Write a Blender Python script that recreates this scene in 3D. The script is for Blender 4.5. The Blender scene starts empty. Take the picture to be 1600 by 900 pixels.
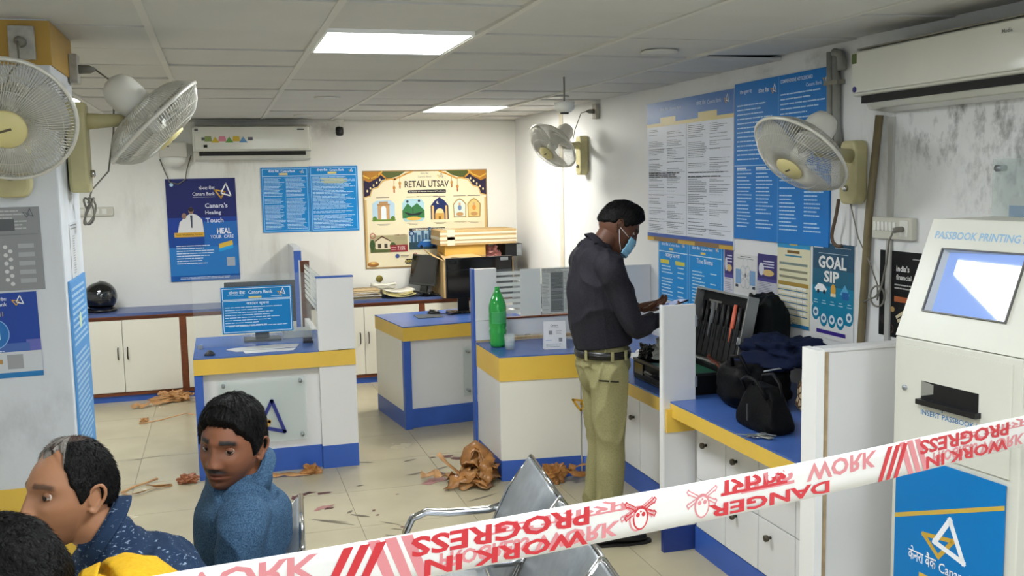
import bpy, bmesh, math, random
import numpy as np
from mathutils import Matrix, Vector, noise
random.seed(7); np.random.seed(7)
SC = bpy.context.scene
COL = SC.collection
PI = math.pi
H_CEIL = 2.356; YB = 9.08; XR = 2.75; XL = -3.4; YF = -1.6
# ------------------------------------------------------------------ camera
def camera():
    yaw, pitch, roll = .28804, -.11074, -.01957
    f = Vector((math.sin(yaw)*math.cos(pitch), math.cos(yaw)*math.cos(pitch), math.sin(pitch)))
    r = Vector((math.cos(yaw), -math.sin(yaw), 0)); u = r.cross(f)
    c, s = math.cos(roll), math.sin(roll)
    r2 = c*r+s*u; u2 = -s*r+c*u
    M = Matrix.Identity(4)
    for i in range(3):
        M[i][0] = r2[i]; M[i][1] = u2[i]; M[i][2] = -f[i]
    M[2][3] = 1.79
    cd = bpy.data.cameras.new('camera'); o = bpy.data.objects.new('camera', cd)
    COL.objects.link(o); o.matrix_world = M
    cd.sensor_width = 36; cd.lens = 36*1531/1600; cd.clip_start = .02
    SC.camera = o
camera()
# ------------------------------------------------------------------ world, exposure
w = bpy.data.worlds.new('world'); SC.world = w; w.use_nodes = True
w.node_tree.nodes['Background'].inputs[0].default_value = (.75, .85, 1, 1)
w.node_tree.nodes['Background'].inputs[1].default_value = .6
SC.view_settings.view_transform = 'Standard'; SC.view_settings.look = 'None'
SC.view_settings.exposure = 1.5; SC.view_settings.gamma = 1; SC.view_settings.use_curve_mapping = False
PANEL_E = 13.0
# daylight coming through the entrance behind the camera
def area(name, loc, rot, sx, sy, e, col):
    ld = bpy.data.lights.new(name, 'AREA'); ld.shape = 'RECTANGLE'; ld.size = sx; ld.size_y = sy; ld.energy = e; ld.color = col
    o = bpy.data.objects.new(name, ld); COL.objects.link(o); o.location = loc; o.rotation_euler = rot
    return o
area('entrance_daylight', (0.2, YF+.1, 1.4), (PI/2, 0, PI), 3.2, 2.0, 44, (.84, .92, 1))
# ------------------------------------------------------------------ materials
def lin(h):
    if not isinstance(h, str): return tuple(h)+(1,) if len(h) == 3 else tuple(h)
    v = [int(h[i:i+2], 16)/255 for i in (0, 2, 4)]
    return tuple(x/12.92 if x <= .04045 else ((x+.055)/1.055)**2.4 for x in v)+(1,)
MATS = {}
def mat(key, col, rough=.5, metal=0, nscale=0, namt=.1, bump=0, bscale=60, trans=0, alpha=1, emit=0, spec=.5, coat=0, coord='Object', ior=1.45, stretch=None):
    if key in MATS: return MATS[key]
    m = bpy.data.materials.new(key); m.use_nodes = True; nt = m.node_tree; N = nt.nodes; L = nt.links
    b = N['Principled BSDF']; c = lin(col)
    b.inputs['Base Color'].default_value = c; b.inputs['Roughness'].default_value = rough; b.inputs['Metallic'].default_value = metal
    b.inputs['IOR'].default_value = ior
    b.inputs['Specular IOR Level'].default_value = spec
    if coat: b.inputs['Coat Weight'].default_value = coat; b.inputs['Coat Roughness'].default_value = .08
    if trans: b.inputs['Transmission Weight'].default_value = trans
    if alpha < 1: b.inputs['Alpha'].default_value = alpha
    if emit: b.inputs['Emission Color'].default_value = c; b.inputs['Emission Strength'].default_value = emit
    tc = N.new('ShaderNodeTexCoord')
    def vec():
        if not stretch: return tc.outputs[coord]
        mp = N.new('ShaderNodeMapping'); mp.inputs['Scale'].default_value = stretch; L.new(tc.outputs[coord], mp.inputs[0]); return mp.outputs[0]
    if nscale:
        n = N.new('ShaderNodeTexNoise'); n.inputs['Scale'].default_value = nscale; n.inputs['Detail'].default_value = 6; L.new(vec(), n.inputs[0])
        r = N.new('ShaderNodeMapRange'); r.inputs[1].default_value = .3; r.inputs[2].default_value = .7; L.new(n.outputs[0], r.inputs[0])
        mx = N.new('ShaderNodeMix'); mx.data_type = 'RGBA'; L.new(r.outputs[0], mx.inputs[0])
        mx.inputs[6].default_value = tuple(x*(1-namt) for x in c[:3])+(1,); mx.inputs[7].default_value = tuple(min(1, x*(1+namt)) for x in c[:3])+(1,)
        L.new(mx.outputs[2], b.inputs['Base Color'])
        if alpha == 1 and not trans:
            r2 = N.new('ShaderNodeMapRange'); r2.inputs[3].default_value = rough*.85; r2.inputs[4].default_value = min(1, rough*1.15); L.new(n.outputs[0], r2.inputs[0]); L.new(r2.outputs[0], b.inputs['Roughness'])
    if bump:
        n = N.new('ShaderNodeTexNoise'); n.inputs['Scale'].default_value = bscale; n.inputs['Detail'].default_value = 4; L.new(vec(), n.inputs[0])
        bp = N.new('ShaderNodeBump'); bp.inputs['Strength'].default_value = bump; bp.inputs['Distance'].default_value = .01; L.new(n.outputs[0], bp.inputs['Height']); L.new(bp.outputs[0], b.inputs['Normal'])
    MATS[key] = m; return m
def flat(h):  # ink colour on printed surfaces
    return mat('ink_'+h, h, rough=.35, spec=.3)
WALLM = None
def wall_mat(key, col, dirt):   # dirt: list of (x,y,z,rx,ry,rz,strength) smudged areas in world space
    m = mat(key, col, rough=.6, nscale=1.2, namt=.03, bump=.06, bscale=90)
    nt = m.node_tree; N = nt.nodes; L = nt.links; b = N['Principled BSDF']
    src = b.inputs['Base Color'].links[0].from_socket
    geo = N.new('ShaderNodeNewGeometry')
    for (x, y, z, rx, ry, rz, st, dc, sc) in dirt:
        mp = N.new('ShaderNodeMapping'); mp.inputs['Location'].default_value = (-x/rx, -y/ry, -z/rz); mp.inputs['Scale'].default_value = (1/rx, 1/ry, 1/rz)
        L.new(geo.outputs['Position'], mp.inputs[0])
        ln = N.new('ShaderNodeVectorMath'); ln.operation = 'LENGTH'; L.new(mp.outputs[0], ln.inputs[0])
        mr = N.new('ShaderNodeMapRange'); mr.inputs[1].default_value = 1; mr.inputs[2].default_value = .25; mr.inputs[3].default_value = 0; mr.inputs[4].default_value = 1; mr.clamp = True; L.new(ln.outputs['Value'], mr.inputs[0])
        mp2 = N.new('ShaderNodeMapping'); mp2.inputs['Scale'].default_value = sc; L.new(geo.outputs['Position'], mp2.inputs[0])
        n = N.new('ShaderNodeTexNoise'); n.inputs['Scale'].default_value = 1; n.inputs['Detail'].default_value = 8; n.inputs['Roughness'].default_value = .65; L.new(mp2.outputs[0], n.inputs[0])
        m2 = N.new('ShaderNodeMapRange'); m2.inputs[1].default_value = .48; m2.inputs[2].default_value = .72; m2.inputs[4].default_value = st; L.new(n.outputs[0], m2.inputs[0])
        mu = N.new('ShaderNodeMath'); mu.operation = 'MULTIPLY'; L.new(mr.outputs[0], mu.inputs[0]); L.new(m2.outputs[0], mu.inputs[1])
        mx = N.new('ShaderNodeMix'); mx.data_type = 'RGBA'; L.new(mu.outputs[0], mx.inputs[0]); L.new(src, mx.inputs[6]); mx.inputs[7].default_value = lin(dc)
        src = mx.outputs[2]
    L.new(src, b.inputs['Base Color'])
    return m
# ------------------------------------------------------------------ mesh builder
MW = {}
class MB:
    def __init__(s): s.v = []; s.f = []; s.m = []; s.mats = []; s.sm = []
    def _mi(s, m):
        if m not in s.mats: s.mats.append(m)
        return s.mats.index(m)
    def add(s, vs, fs, m, smooth=False):
        o = len(s.v); s.v += [tuple(v) for v in vs]; k = s._mi(m)
        for f in fs: s.f.append(tuple(i+o for i in f)); s.m.append(k); s.sm.append(smooth)
        return s
    def box(s, x0, x1, y0, y1, z0, z1, m, X=None):
        vs = [Vector((x, y, z)) for x in (x0, x1) for y in (y0, y1) for z in (z0, z1)]
        if X is not None: vs = [X @ v for v in vs]
        return s.add(vs, [(0, 1, 3, 2), (4, 6, 7, 5), (0, 4, 5, 1), (2, 3, 7, 6), (0, 2, 6, 4), (1, 5, 7, 3)], m)
    def tube(s, pts, r, m, n=8, closed=False, flatz=1):
        pts = [Vector(p) for p in pts]; rs = r if isinstance(r, (list, tuple)) else [r]*len(pts)
        vs = []; prev = None; K = len(pts)
        for i, p in enumerate(pts):
            if closed: t = pts[(i+1) % K]-pts[i-1]
            else: t = pts[min(i+1, K-1)]-pts[max(i-1, 0)]
            if t.length < 1e-9: t = Vector((0, 0, 1))
            t.normalize()
            if prev is None: a = Vector((0, 0, 1)) if abs(t.z) < .9 else Vector((1, 0, 0))
            else: a = prev
            a = (a-t*a.dot(t)).normalized(); prev = a; b = t.cross(a)
            for k in range(n):
                an = 2*PI*k/n; vs.append(p+a*math.cos(an)*rs[i]+b*math.sin(an)*rs[i]*flatz)
        fs = []
        for i in range(K if closed else K-1):
            j = (i+1) % K
            for k in range(n): k2 = (k+1) % n; fs.append((i*n+k, i*n+k2, j*n+k2, j*n+k))
        if not closed: fs += [tuple(range(n))[::-1], tuple((K-1)*n+k for k in range(n))]
        return s.add(vs, fs, m, True)
    def lathe(s, prof, m, n=24, X=None, cap=True):  # prof (r,z)
        vs = []
        for r, z in prof:
            for k in range(n): vs.append(Vector((r*math.cos(2*PI*k/n), r*math.sin(2*PI*k/n), z)))
        if X is not None: vs = [X @ v for v in vs]
        fs = []
        for i in range(len(prof)-1):
            for k in range(n): k2 = (k+1) % n; fs.append((i*n+k, i*n+k2, (i+1)*n+k2, (i+1)*n+k))
        if cap: fs += [tuple(range(n))[::-1], tuple((len(prof)-1)*n+k for k in range(n))]
        return s.add(vs, fs, m, True)
    def prism(s, poly, d, m, X=None):   # poly in local xy extruded to z=d
        n = len(poly); vs = [Vector((p[0], p[1], 0)) for p in poly]+[Vector((p[0], p[1], d)) for p in poly]
        if X is not None: vs = [X @ v for v in vs]
        return s.add(vs, [tuple(range(n))[::-1], tuple(range(n, 2*n))]+[(k, (k+1) % n, n+(k+1) % n, n+k) for k in range(n)], m)
    def grid(s, fn, nu, nv, m, wrapu=False, smooth=True):
        vs = [fn(i/(nu if wrapu else nu-1), j/(nv-1)) for i in range(nu) for j in range(nv)]
        fs = [(i*nv+j, ((i+1) % nu)*nv+j, ((i+1) % nu)*nv+j+1, i*nv+j+1) for i in range(nu if wrapu else nu-1) for j in range(nv-1)]
        return s.add(vs, fs, m, smooth)
    def build(s, name, parent=None, world=True, bev=0, solid=0, sub=0, auto=False):
        me = bpy.data.meshes.new(name)
        vs = s.v
        if parent is not None and world:
            I = MW[parent.name].inverted(); vs = [tuple(I @ Vector(v)) for v in vs]
        me.from_pydata(vs, [], s.f)
        for m in s.mats: me.materials.append(m)
        me.polygons.foreach_set('material_index', s.m); me.polygons.foreach_set('use_smooth', s.sm)
        bm = bmesh.new(); bm.from_mesh(me); bmesh.ops.recalc_face_normals(bm, faces=bm.faces); bm.to_mesh(me); bm.free()
        me.update()
        o = bpy.data.objects.new(name, me); COL.objects.link(o)
        if parent is not None: o.parent = parent; MW[o.name] = MW[parent.name].copy()
        else: MW[o.name] = Matrix.Identity(4)
        if solid: md = o.modifiers.new('s', 'SOLIDIFY'); md.thickness = solid
        if bev:
            md = o.modifiers.new('b', 'BEVEL'); md.width = bev; md.segments = 2; md.limit_method = 'ANGLE'
        if sub: md = o.modifiers.new('u', 'SUBSURF'); md.levels = sub; md.render_levels = sub
        return o
def thing(name, label, cat, loc, rotz=0, group=None, M=None):
    o = bpy.data.objects.new(name, None); COL.objects.link(o); o.empty_display_size = .1
    if M is None: M = Matrix.Translation(loc) @ Matrix.Rotation(rotz, 4, 'Z')
    o.matrix_world = M; MW[o.name] = M.copy()
    return tag(o, label, cat, group)
def tag(o, label, cat, group=None):
    o['label'] = label; o['category'] = cat
    if group: o['group'] = group
    return o
def struct(o): o['kind'] = 'structure'; return o
def center_origin(o):   # move the origin of a one-mesh thing to its base
    me = o.data; c = [Vector(v.co) for v in me.vertices]
    mn = Vector((min(v.x for v in c), min(v.y for v in c), min(v.z for v in c))); mx = Vector((max(v.x for v in c), max(v.y for v in c), max(v.z for v in c)))
    p = Vector(((mn.x+mx.x)/2, (mn.y+mx.y)/2, mn.z)); me.transform(Matrix.Translation(-p)); o.location = p; MW[o.name] = Matrix.Translation(p); return o
def link_part(name, data, parent, M=None, label=None):
    o = bpy.data.objects.new(name, data); COL.objects.link(o)
    if parent: o.parent = parent
    if M is not None: o.matrix_local = M
    if label: o['label'] = label
    return o
# text -> mesh
def text_mesh(s, size=1, bold=0, align='CENTER', w=None, h=None, mirror=False, rot=0, shear=0, spacing=1):
    cu = bpy.data.curves.new('t', 'FONT'); cu.body = s; cu.size = size; cu.align_x = 'LEFT'; cu.offset = bold; cu.resolution_u = 2; cu.shear = shear; cu.space_character = spacing
    o = bpy.data.objects.new('t', cu); COL.objects.link(o)
    dg = bpy.context.evaluated_depsgraph_get(); me = bpy.data.meshes.new_from_object(o.evaluated_get(dg))
    bpy.data.objects.remove(o)
    vs = [Vector(v.co) for v in me.vertices]; fs = [tuple(p.vertices) for p in me.polygons]
    bpy.data.meshes.remove(me)
    if not vs: return [], []
    x0 = min(v.x for v in vs); x1 = max(v.x for v in vs); y0 = min(v.y for v in vs); y1 = max(v.y for v in vs)
    sx = (w/(x1-x0)) if w else 1; sy = (h/(y1-y0)) if h else (sx if w and not h else 1)
    if h and not w: sx = sy
    ax = {'CENTER': (x0+x1)/2, 'LEFT': x0, 'RIGHT': x1}[align]
    out = []
    for v in vs:
        x = (v.x-ax)*sx; y = (v.y-(y0 if h or w else 0))*sy
        if mirror == 'y': y = -y
        if mirror == 'x': x = -x
        c, sn = math.cos(rot), math.sin(rot); out.append((x*c-y*sn, x*sn+y*c))
    return out, fs
WALLF = {  # frames: columns = local x,y,z
 'back': Matrix(((1, 0, 0), (0, 0, -1), (0, 1, 0))), 'right': Matrix(((0, 0, -1), (-1, 0, 0), (0, 1, 0))), 'side': Matrix(((0, 0, 1), (1, 0, 0), (0, 1, 0)))}
class Sheet:
    """A flat printed object: panel mesh as the thing (or part), with print and lettering children. Local x right, y up, z out."""
    def __init__(s, name, label, cat, frame, loc, w, h, col, t=.004, group=None, parent=None, M=None, m=None, corner=0, tilt=0):
        s.w, s.h = w, h; s.t = t; s.n = 0
        mb = MB(); mm = m or flat(col)
        mb.box(0, w, 0, h, 0, t, mm)
        if parent is not None:
            s.o = mb.build(name, parent, world=False); s.o.matrix_local = M; MW[s.o.name] = MW[parent.name] @ M
        else:
            s.o = mb.build(name)
            if M is None: M = Matrix.Translation(loc) @ (WALLF[frame].to_4x4()) @ Matrix.Rotation(tilt, 4, 'Z')
            s.o.matrix_world = M; MW[s.o.name] = M.copy()
            tag(s.o, label, cat, group)
        s.P = MB(); s.T = MB()
    def z(s): s.n += 1; return s.t+.0005+s.n*.00004
    def poly(s, pts, c): z = s.z(); s.P.add([(x, y, z) for x, y in pts], [tuple(range(len(pts)))], flat(c)); return s
    def rect(s, x0, y0, x1, y1, c): return s.poly([(x0, y0), (x1, y0), (x1, y1), (x0, y1)], c)
    def frame(s, x0, y0, x1, y1, t, c):
        z = s.z()
        for a in ((x0, y0, x1, y0+t), (x0, y1-t, x1, y1), (x0, y0+t, x0+t, y1-t), (x1-t, y0+t, x1, y1-t)):
            s.P.add([(a[0], a[1], z), (a[2], a[1], z), (a[2], a[3], z), (a[0], a[3], z)], [(0, 1, 2, 3)], flat(c))
        return s
    def ell(s, x, y, rx, ry, c, n=20, a0=0, a1=2*PI): return s.poly([(x+rx*math.cos(a0+(a1-a0)*k/n), y+ry*math.sin(a0+(a1-a0)*k/n)) for k in range(n+(a1-a0 < 6))], c)
    def ring(s, x, y, r, t, c, n=24):
        z = s.z(); vs = []; fs = []
        for k in range(n):
            for q in (r, r-t): vs.append((x+q*math.cos(2*PI*k/n), y+q*math.sin(2*PI*k/n), z))
        for k in range(n): a = 2*k; b = 2*((k+1) % n); fs.append((a, b, b+1, a+1))
        s.P.add(vs, fs, flat(c)); return s
    def line(s, pts, t, c, closed=False):
        z = s.z(); K = len(pts)
        for i in range(K if closed else K-1):
            a = Vector(pts[i]); b = Vector(pts[(i+1) % K]); d = (b-a).normalized(); n = Vector((-d.y, d.x))*t/2; e = d*t*.5
            s.P.add([(p.x, p.y, z) for p in (a-e+n, a-e-n, b+e-n, b+e+n)], [(0, 1, 2, 3)], flat(c))
        return s
    def logo(s, x, y, k, cw='f4f4f4', cg='d9a83a'):  # two interlocked open triangles
        s.line([(x-.55*k, y+.12*k), (x+.12*k, y-.0*k), (x-.16*k, y-.42*k)], .09*k, cg, True)
        s.line([(x-.15*k, y-.1*k), (x+.2*k, y+.55*k), (x+.5*k, y-.3*k)], .09*k, cw, True)
        return s
    def lines(s, x0, x1, y1, y0, pitch, c, th=.4, rag=.35, skip=.08, col=None):
        z = s.z(); y = y1
        while y > y0:
            if random.random() > skip:
                xe = x0+(x1-x0)*(1-rag*random.random()); x = x0
                while x < xe-.001:
                    wl = (x1-x0)*random.uniform(.05, .2); e = min(x+wl, xe)
                    s.P.add([(x, y, z), (e, y, z), (e, y+pitch*th, z), (x, y+pitch*th, z)], [(0, 1, 2, 3)], flat(c)); x = e+(x1-x0)*.012
            y -= pitch
        return s
    def text(s, t, x, y, c, h=None, w=None, align='CENTER', bold=.01, **k):
        vs, fs = text_mesh(t, 1, bold, align, w=w, h=h, **k)
        z = s.z()+.0003
        s.T.add([(x+a, y+b, z) for a, b in vs], fs, flat(c)); return s
    def qrish(s, x, y, k, c='222222'):   # unreadable code square is left out: plain grey patch frame
        s.rect(x, y, x+k, y+k, 'e8e8e8'); return s
    def done(s):
        if s.P.v: s.P.build('print', s.o, world=False)['kind'] = 'stuff'
        if s.T.v: s.T.build('lettering', s.o, world=False)['kind'] = 'stuff'
        return s.o
def rotm(z, x): # 4x4 with given z axis and approx x axis
    z = Vector(z).normalized(); x = Vector(x); x = (x-z*x.dot(z)).normalized(); y = z.cross(x)
    M = Matrix.Identity(4)
    for i in range(3): M[i][0] = x[i]; M[i][1] = y[i]; M[i][2] = z[i]
    return M
# common materials
white_lam = mat('white_laminate', 'dcdcdc', .35, nscale=3, namt=.02)
cream_lam = mat('cream_laminate', 'e2dfd2', .35, nscale=3, namt=.02)
blue_lam = mat('blue_laminate', '375db0', .38, nscale=6, namt=.08)
bluetop = mat('blue_desktop', '4565a8', .25, nscale=5, namt=.08)
yellow_lam = mat('yellow_laminate', 'dfb94c', .4, nscale=4, namt=.05)
brown_wood = mat('brown_wood', '6e3a1e', .5, nscale=12, namt=.25, stretch=(1, 1, 6))
raw_ply = mat('raw_plywood_edge', 'b09a78', .8, nscale=20, namt=.2)
chrome = mat('chrome', 'c8c8c8', .16, 1)
steel = mat('brushed_steel', '9a9fa3', .42, .7, nscale=30, namt=.1, bump=.05, bscale=300)
black_pl = mat('black_plastic', '121214', .3)
dark_gl = mat('dark_screen', '0b0b0e', .08, coat=.5)
glass = mat('clear_glass', 'eef6f4', .03, trans=0, alpha=.07, spec=.5)
acryl = mat('acrylic_plate', 'cfdedb', .06, alpha=.28, spec=.6)
frost = mat('frosted_vinyl', 'e6e8e2', .7, alpha=.88)
cream_pl = mat('aged_cream_plastic', 'b9b184', .45, nscale=8, namt=.08)
white_pl = mat('white_plastic', 'e0e0d8', .35, nscale=5, namt=.03)
cable_g = mat('grey_cable', '77746a', .5)
# ================================================================== SETTING
def box_obj(name, b, m, parent=None, bev=0):
    return MB().box(*b, m).build(name, parent, bev=bev)
wm_back = wall_mat('wall_paint_back', 'e8e7e0', [(.3, YB, 1.9, .75, .5, .35, .55, 'a8a290', (6, 6, 1.2)), (.55, YB, 1.1, .55, .5, .5, .5, '9b8f7c', (7, 7, 1.0)), (-.6, YB, 1.6, .5, .5, .4, .35, 'b5b2a8', (9, 9, 3)), (.85, YB, 2.3, .3, .5, .15, .7, '9c8a84', (4, 4, 4))])
wm_right = wall_mat('wall_paint_right', 'e3e4e3', [(XR, 3.1, 1.95, .5, .75, .28, .95, '5e5f5c', (14, 14, 9)), (XR, 2.9, 1.75, .5, .35, .3, .8, '686868', (20, 20, 14)), (XR, 3.65, 1.8, .5, .3, .35, .5, '8f8f8a', (8, 8, 3)), (XR, 4.2, 2.32, .5, 1.2, .08, .5, '8d8d88', (4, 4, 8)), (XR, 7.75, 1.45, .3, .05, .6, .8, 'b08a72', (8, 8, 3)), (XR, 3.7, 1.2, .3, .25, .6, .35, 'a0a09a', (12, 12, 2))])
wm_plain = wall_mat('wall_paint_plain', 'd9d9d4', [])
col_m = wall_mat('column_paint', 'd2d6da', [(-.6, 3.7, .95, .5, .3, .25, .5, 'a5a7aa', (9, 9, 5)), (-.52, 3.9, 1.6, .1, .3, .6, .4, 'a9a9a6', (14, 14, 4))])
struct(box_obj('wall_back', (XL-.12, XR+.12, YB, YB+.12, 0, 2.6), wm_back))
struct(box_obj('wall_right', (XR, XR+.12, YF, YB, 0, 2.6), wm_right))
struct(box_obj('wall_left', (XL-.12, XL, YF, YB, 0, 2.6), wm_plain))
# wall behind the camera with the open entrance
mb = MB(); mb.box(XL, -1.5, YF-.12, YF, 0, 2.6, wm_plain); mb.box(1.9, XR, YF-.12, YF, 0, 2.6, wm_plain); mb.box(-1.5, 1.9, YF-.12, YF, 2.4, 2.6, wm_plain); mb.box(-1.5, 1.9, YF-.12, YF, -.05, .1, wm_plain)
struct(mb.build('wall_front'))
# column at the left
cl = struct(MB().box(-1.35, -.525, 3.7, 4.2, 0, 2.6, col_m).build('trim_1', bev=.006))
MB().box(-1.355, -.519, 3.694, 4.206, 2.205, 2.352, mat('ochre_band', 'b58f3c', .5, nscale=4, namt=.12)).build('band', cl, world=True)
MB().box(-1.355, -.519, 3.694, 4.206, .02, .745, yellow_lam).build('band', cl, world=True)
# thin vertical strip on the right wall
struct(MB().box(XR-.008, XR, 7.71, 7.79, .8, 2.34, mat('strip_paint', 'd8d0bc', .6, nscale=9, namt=.1)).build('trim_2'))
# ------------------------------ floor
joint_m = mat('floor_joint', '8a826c', .8)
tile_m = mat('vitrified_tile', 'b6ac90', .26, nscale=2.2, namt=.08, bump=.01, bscale=8, coord='Generated')
nt = tile_m.node_tree
oi = nt.nodes.new('ShaderNodeNewGeometry')
for l in list(nt.links):
    if l.to_node.type == 'TEX_NOISE': nt.links.new(oi.outputs['Position'], l.to_socket)
fl = struct(MB().box(XL, XR, YF, YB, -.12, -.003, joint_m).build('floor'))
TS = .6
tm = MB().box(0, TS-.003, 0, TS-.003, -.003, 0, tile_m).build('tile', fl, world=False).data
first = True
for i in range(-6, 6):
    for j in range(-4, 16):
        x = .03+i*TS; y = .18+j*TS
        if x > XR or x < XL-.3 or y > YB: continue
        if y < -1.6: continue
        o = bpy.data.objects['tile'] if first else bpy.data.objects.new('tile', tm)
        if not first: COL.objects.link(o); o.parent = fl
        first = False
        x1 = min(XR, x+TS-.003); x0 = max(XL, x); y1 = min(YB, y+TS-.003)
        o.location = (x0, y, random.uniform(-.0004, .0002)); o.scale = ((x1-x0)/(TS-.003), (y1-y)/(TS-.003), 1)
# stains on the floor tiles
blood = mat('dried_red_brown_smear', '5a2c24', .35, nscale=30, namt=.3); blood2 = mat('faint_red_smear', 'a4706a', .4, nscale=30, namt=.2); scuff = mat('scuff_mark', '6f6656', .6)
def blob(x, y, rx, ry, a, m, n=16, rough=.35):
    mb = MB(); vs = [(x, y, .0012)]
    for k in range(n):
        t = 2*PI*k/n; q = 1+rough*noise.noise(Vector((x*9+math.cos(t)*1.7, y*7+math.sin(t)*1.7, 3)))*2
        px, py = rx*q*math.cos(t), ry*q*math.sin(t)
        vs.append((x+px*math.cos(a)-py*math.sin(a), y+px*math.sin(a)+py*math.cos(a), .0012))
    mb.add(vs, [(0, 1+k, 1+(k+1) % n) for k in range(n)], m); return mb.build('stain', fl)
for s in [(1.334, 6.1, .05, .03, .2, blood), (1.40, 6.03, .03, .05, .9, blood), (1.25, 6.11, .022, .012, 0, blood), (1.15, 5.74, .06, .02, .6, blood), (1.22, 5.76, .05, .018, 2.4, blood), (1.08, 5.80, .05, .014, .3, scuff), (1.16, 5.62, .09, .045, .5, blood2), (1.24, 5.85, .06, .012, .5, scuff),
          (.375, 5.62, .05, .02, .4, blood), (.34, 5.55, .02, .06, .4, blood), (.42, 5.645, .03, .016, 0, blood), (.505, 5.61, .048, .02, .1, blood), (.47, 5.35, .06, .025, .5, blood2), (.50, 5.33, .03, .015, .4, blood), (.60, 5.23, .03, .012, 1, scuff), (.65, 5.15, .05, .012, 2.5, scuff), (.73, 5.21, .016, .01, 1, blood), (.74, 5.13, .012, .008, 1, blood),
          (.47, 5.13, .09, .008, 2.6, scuff), (.50, 5.09, .1, .006, 2.5, scuff), (.78, 4.98, .06, .006, 2.4, scuff), (.80, 4.88, .03, .006, 2.6, scuff), (.83, 4.9, .011, .008, 1, blood), (.75, 4.8, .03, .007, 2.6, scuff), (.52, 4.72, .07, .006, 2.7, scuff), (.57, 4.70, .07, .006, 2.7, scuff), (.36, 4.73, .04, .006, .2, scuff), (.82, 6.15, .05, .008, 2.8, scuff), (1.1, 6.1, .04, .008, .3, scuff),
          (1.35, 5.22, .1, .008, .4, scuff), (1.5, 5.2, .08, .006, .7, scuff), (1.28, 6.9, .02, .01, 0, blood), (-.6, 6.75, .06, .006, .2, scuff), (-.48, 6.78, .06, .006, .1, scuff), (.72, 5.68, .02, .008, 0, scuff), (.9, 5.44, .012, .01, 0, scuff)]:
    blob(*s)
# ------------------------------ ceiling: dark void, T bars, tiles
dark_m = mat('ceiling_void', '2a2a28', .9)
ce = struct(MB().box(XL, XR, YF, YB, H_CEIL+.03, H_CEIL+.12, dark_m).build('ceiling'))
ct_m = mat('ceiling_tile_board', 'cbcbc7', .85, nscale=1.5, namt=.05, bump=.03, bscale=150)
bar_m = mat('ceiling_bar_white', 'cfcec6', .5)
TP = .6093; X0 = -.2087; Y0 = 3.19
LIGHTS = [(1, 1), (3, 7), (-2, 6), (-3, 1), (1, -3), (-2, -6), (2, -6)]   # (column, row) cells with light panels
tme = MB().box(.012, TP-.012, .006, TP-.006, -.001, .012, ct_m).build('tile', ce, world=False).data
tfirst = True; holes = {}
for i in range(-6, 5):
    xa = X0+i*TP; xb = xa+TP
    if xb < XL or xa > XR: continue
    for j in range(-8, 10):
        ya = Y0+j*TP; yb = ya+TP
        if yb < YF or ya > YB: continue
        if (i, j) in LIGHTS: continue
        ax = max(xa, XL); bx = min(xb, XR); ay = max(ya, YF); by = min(yb, YB)
        if tfirst: o = [q for q in ce.children][0]; tfirst = False
        else: o = bpy.data.objects.new('tile', tme); COL.objects.link(o); o.parent = ce
        o.location = (ax, ay, H_CEIL+random.uniform(.001, .003)); o.scale = ((bx-ax)/TP, (by-ay)/TP, 1)
        o.rotation_euler = (random.uniform(-.008, .016), random.uniform(-.004, .004), random.uniform(-.003, .003))
        if i == 4 and j in (-1, 0, 1): o.location.z += .006; o.rotation_euler = (.012, -.02, 0)
for i in range(-5, 6):
    x = X0+i*TP
    if XL < x < XR: MB().box(x-.013, x+.013, YF, YB, H_CEIL-.006, H_CEIL+.03, bar_m).build('ceiling_bar', ce)
struct(MB().box(XL, XR, YB-.02, YB, H_CEIL-.02, H_CEIL+.002, bar_m).build('trim_3'))
# light panels set in the grid
lf = mat('light_frame', 'f0f0ee', .4)
ld = mat('light_diffuser', (.93, .975, 1.0), .5, emit=PANEL_E)
ldw = mat('light_diffuser_warm', (1.0, .975, .90), .5, emit=PANEL_E*1.2)
labs = ['large square ceiling light panel nearest the camera, lit white', 'far ceiling light panel near the right rear corner of the room', 'ceiling light panel glimpsed beyond the left column', 'ceiling light panel over the aisle left of the column', 'ceiling light panel above the photographer', 'ceiling light panel near the entrance, left side', 'ceiling light panel near the entrance, right side']
for k, (i, j) in enumerate(LIGHTS):
    xa = X0+i*TP+.013; ya = Y0+j*TP+.004; xb = xa+TP-.026; yb = ya+TP-.008
    t = thing('ceiling_light', labs[k], 'light', ((xa+xb)/2, (ya+yb)/2, H_CEIL), group='square ceiling light panels')
    f = MB(); tt = .012
    for b in ((xa, xb, ya, ya+tt), (xa, xb, yb-tt, yb), (xa, xa+tt, ya+tt, yb-tt), (xb-tt, xb, ya+tt, yb-tt)): f.box(*b, H_CEIL-.004, H_CEIL+.02, lf)
    f.build('frame', t)
    MB().box(xa+tt, xb-tt, ya+tt, yb-tt, H_CEIL+.001, H_CEIL+.015, ldw if k == 1 else ld).build('diffuser', t)
# round downlights, unlit
dlm = mat('downlight_lens', 'd4d4cc', .3)
dx = [(.722, 6.66, 'unlit round downlight in the ceiling left of the small camera'), (.715, 8.4, 'small unlit round downlight closest to the rear wall air conditioner'), (1.958, 4.17, 'unlit round downlight nearest the right wall posters'), (2.30, 6.56, 'unlit round downlight above the far right wall fan')]
for x, y, l in dx:
    t = thing('downlight', l, 'light', (x, y, H_CEIL))
    X = Matrix.Translation((x, y, H_CEIL-.012))
    MB().lathe([(.082, .012), (.085, .004), (.078, 0), (.066, .003)], bar_m, 28, X, cap=False).build('rim', t)
    MB().lathe([(.066, .004), (.03, .002), (.001, .002)], dlm, 28, X, cap=False).build('lens', t)
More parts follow.
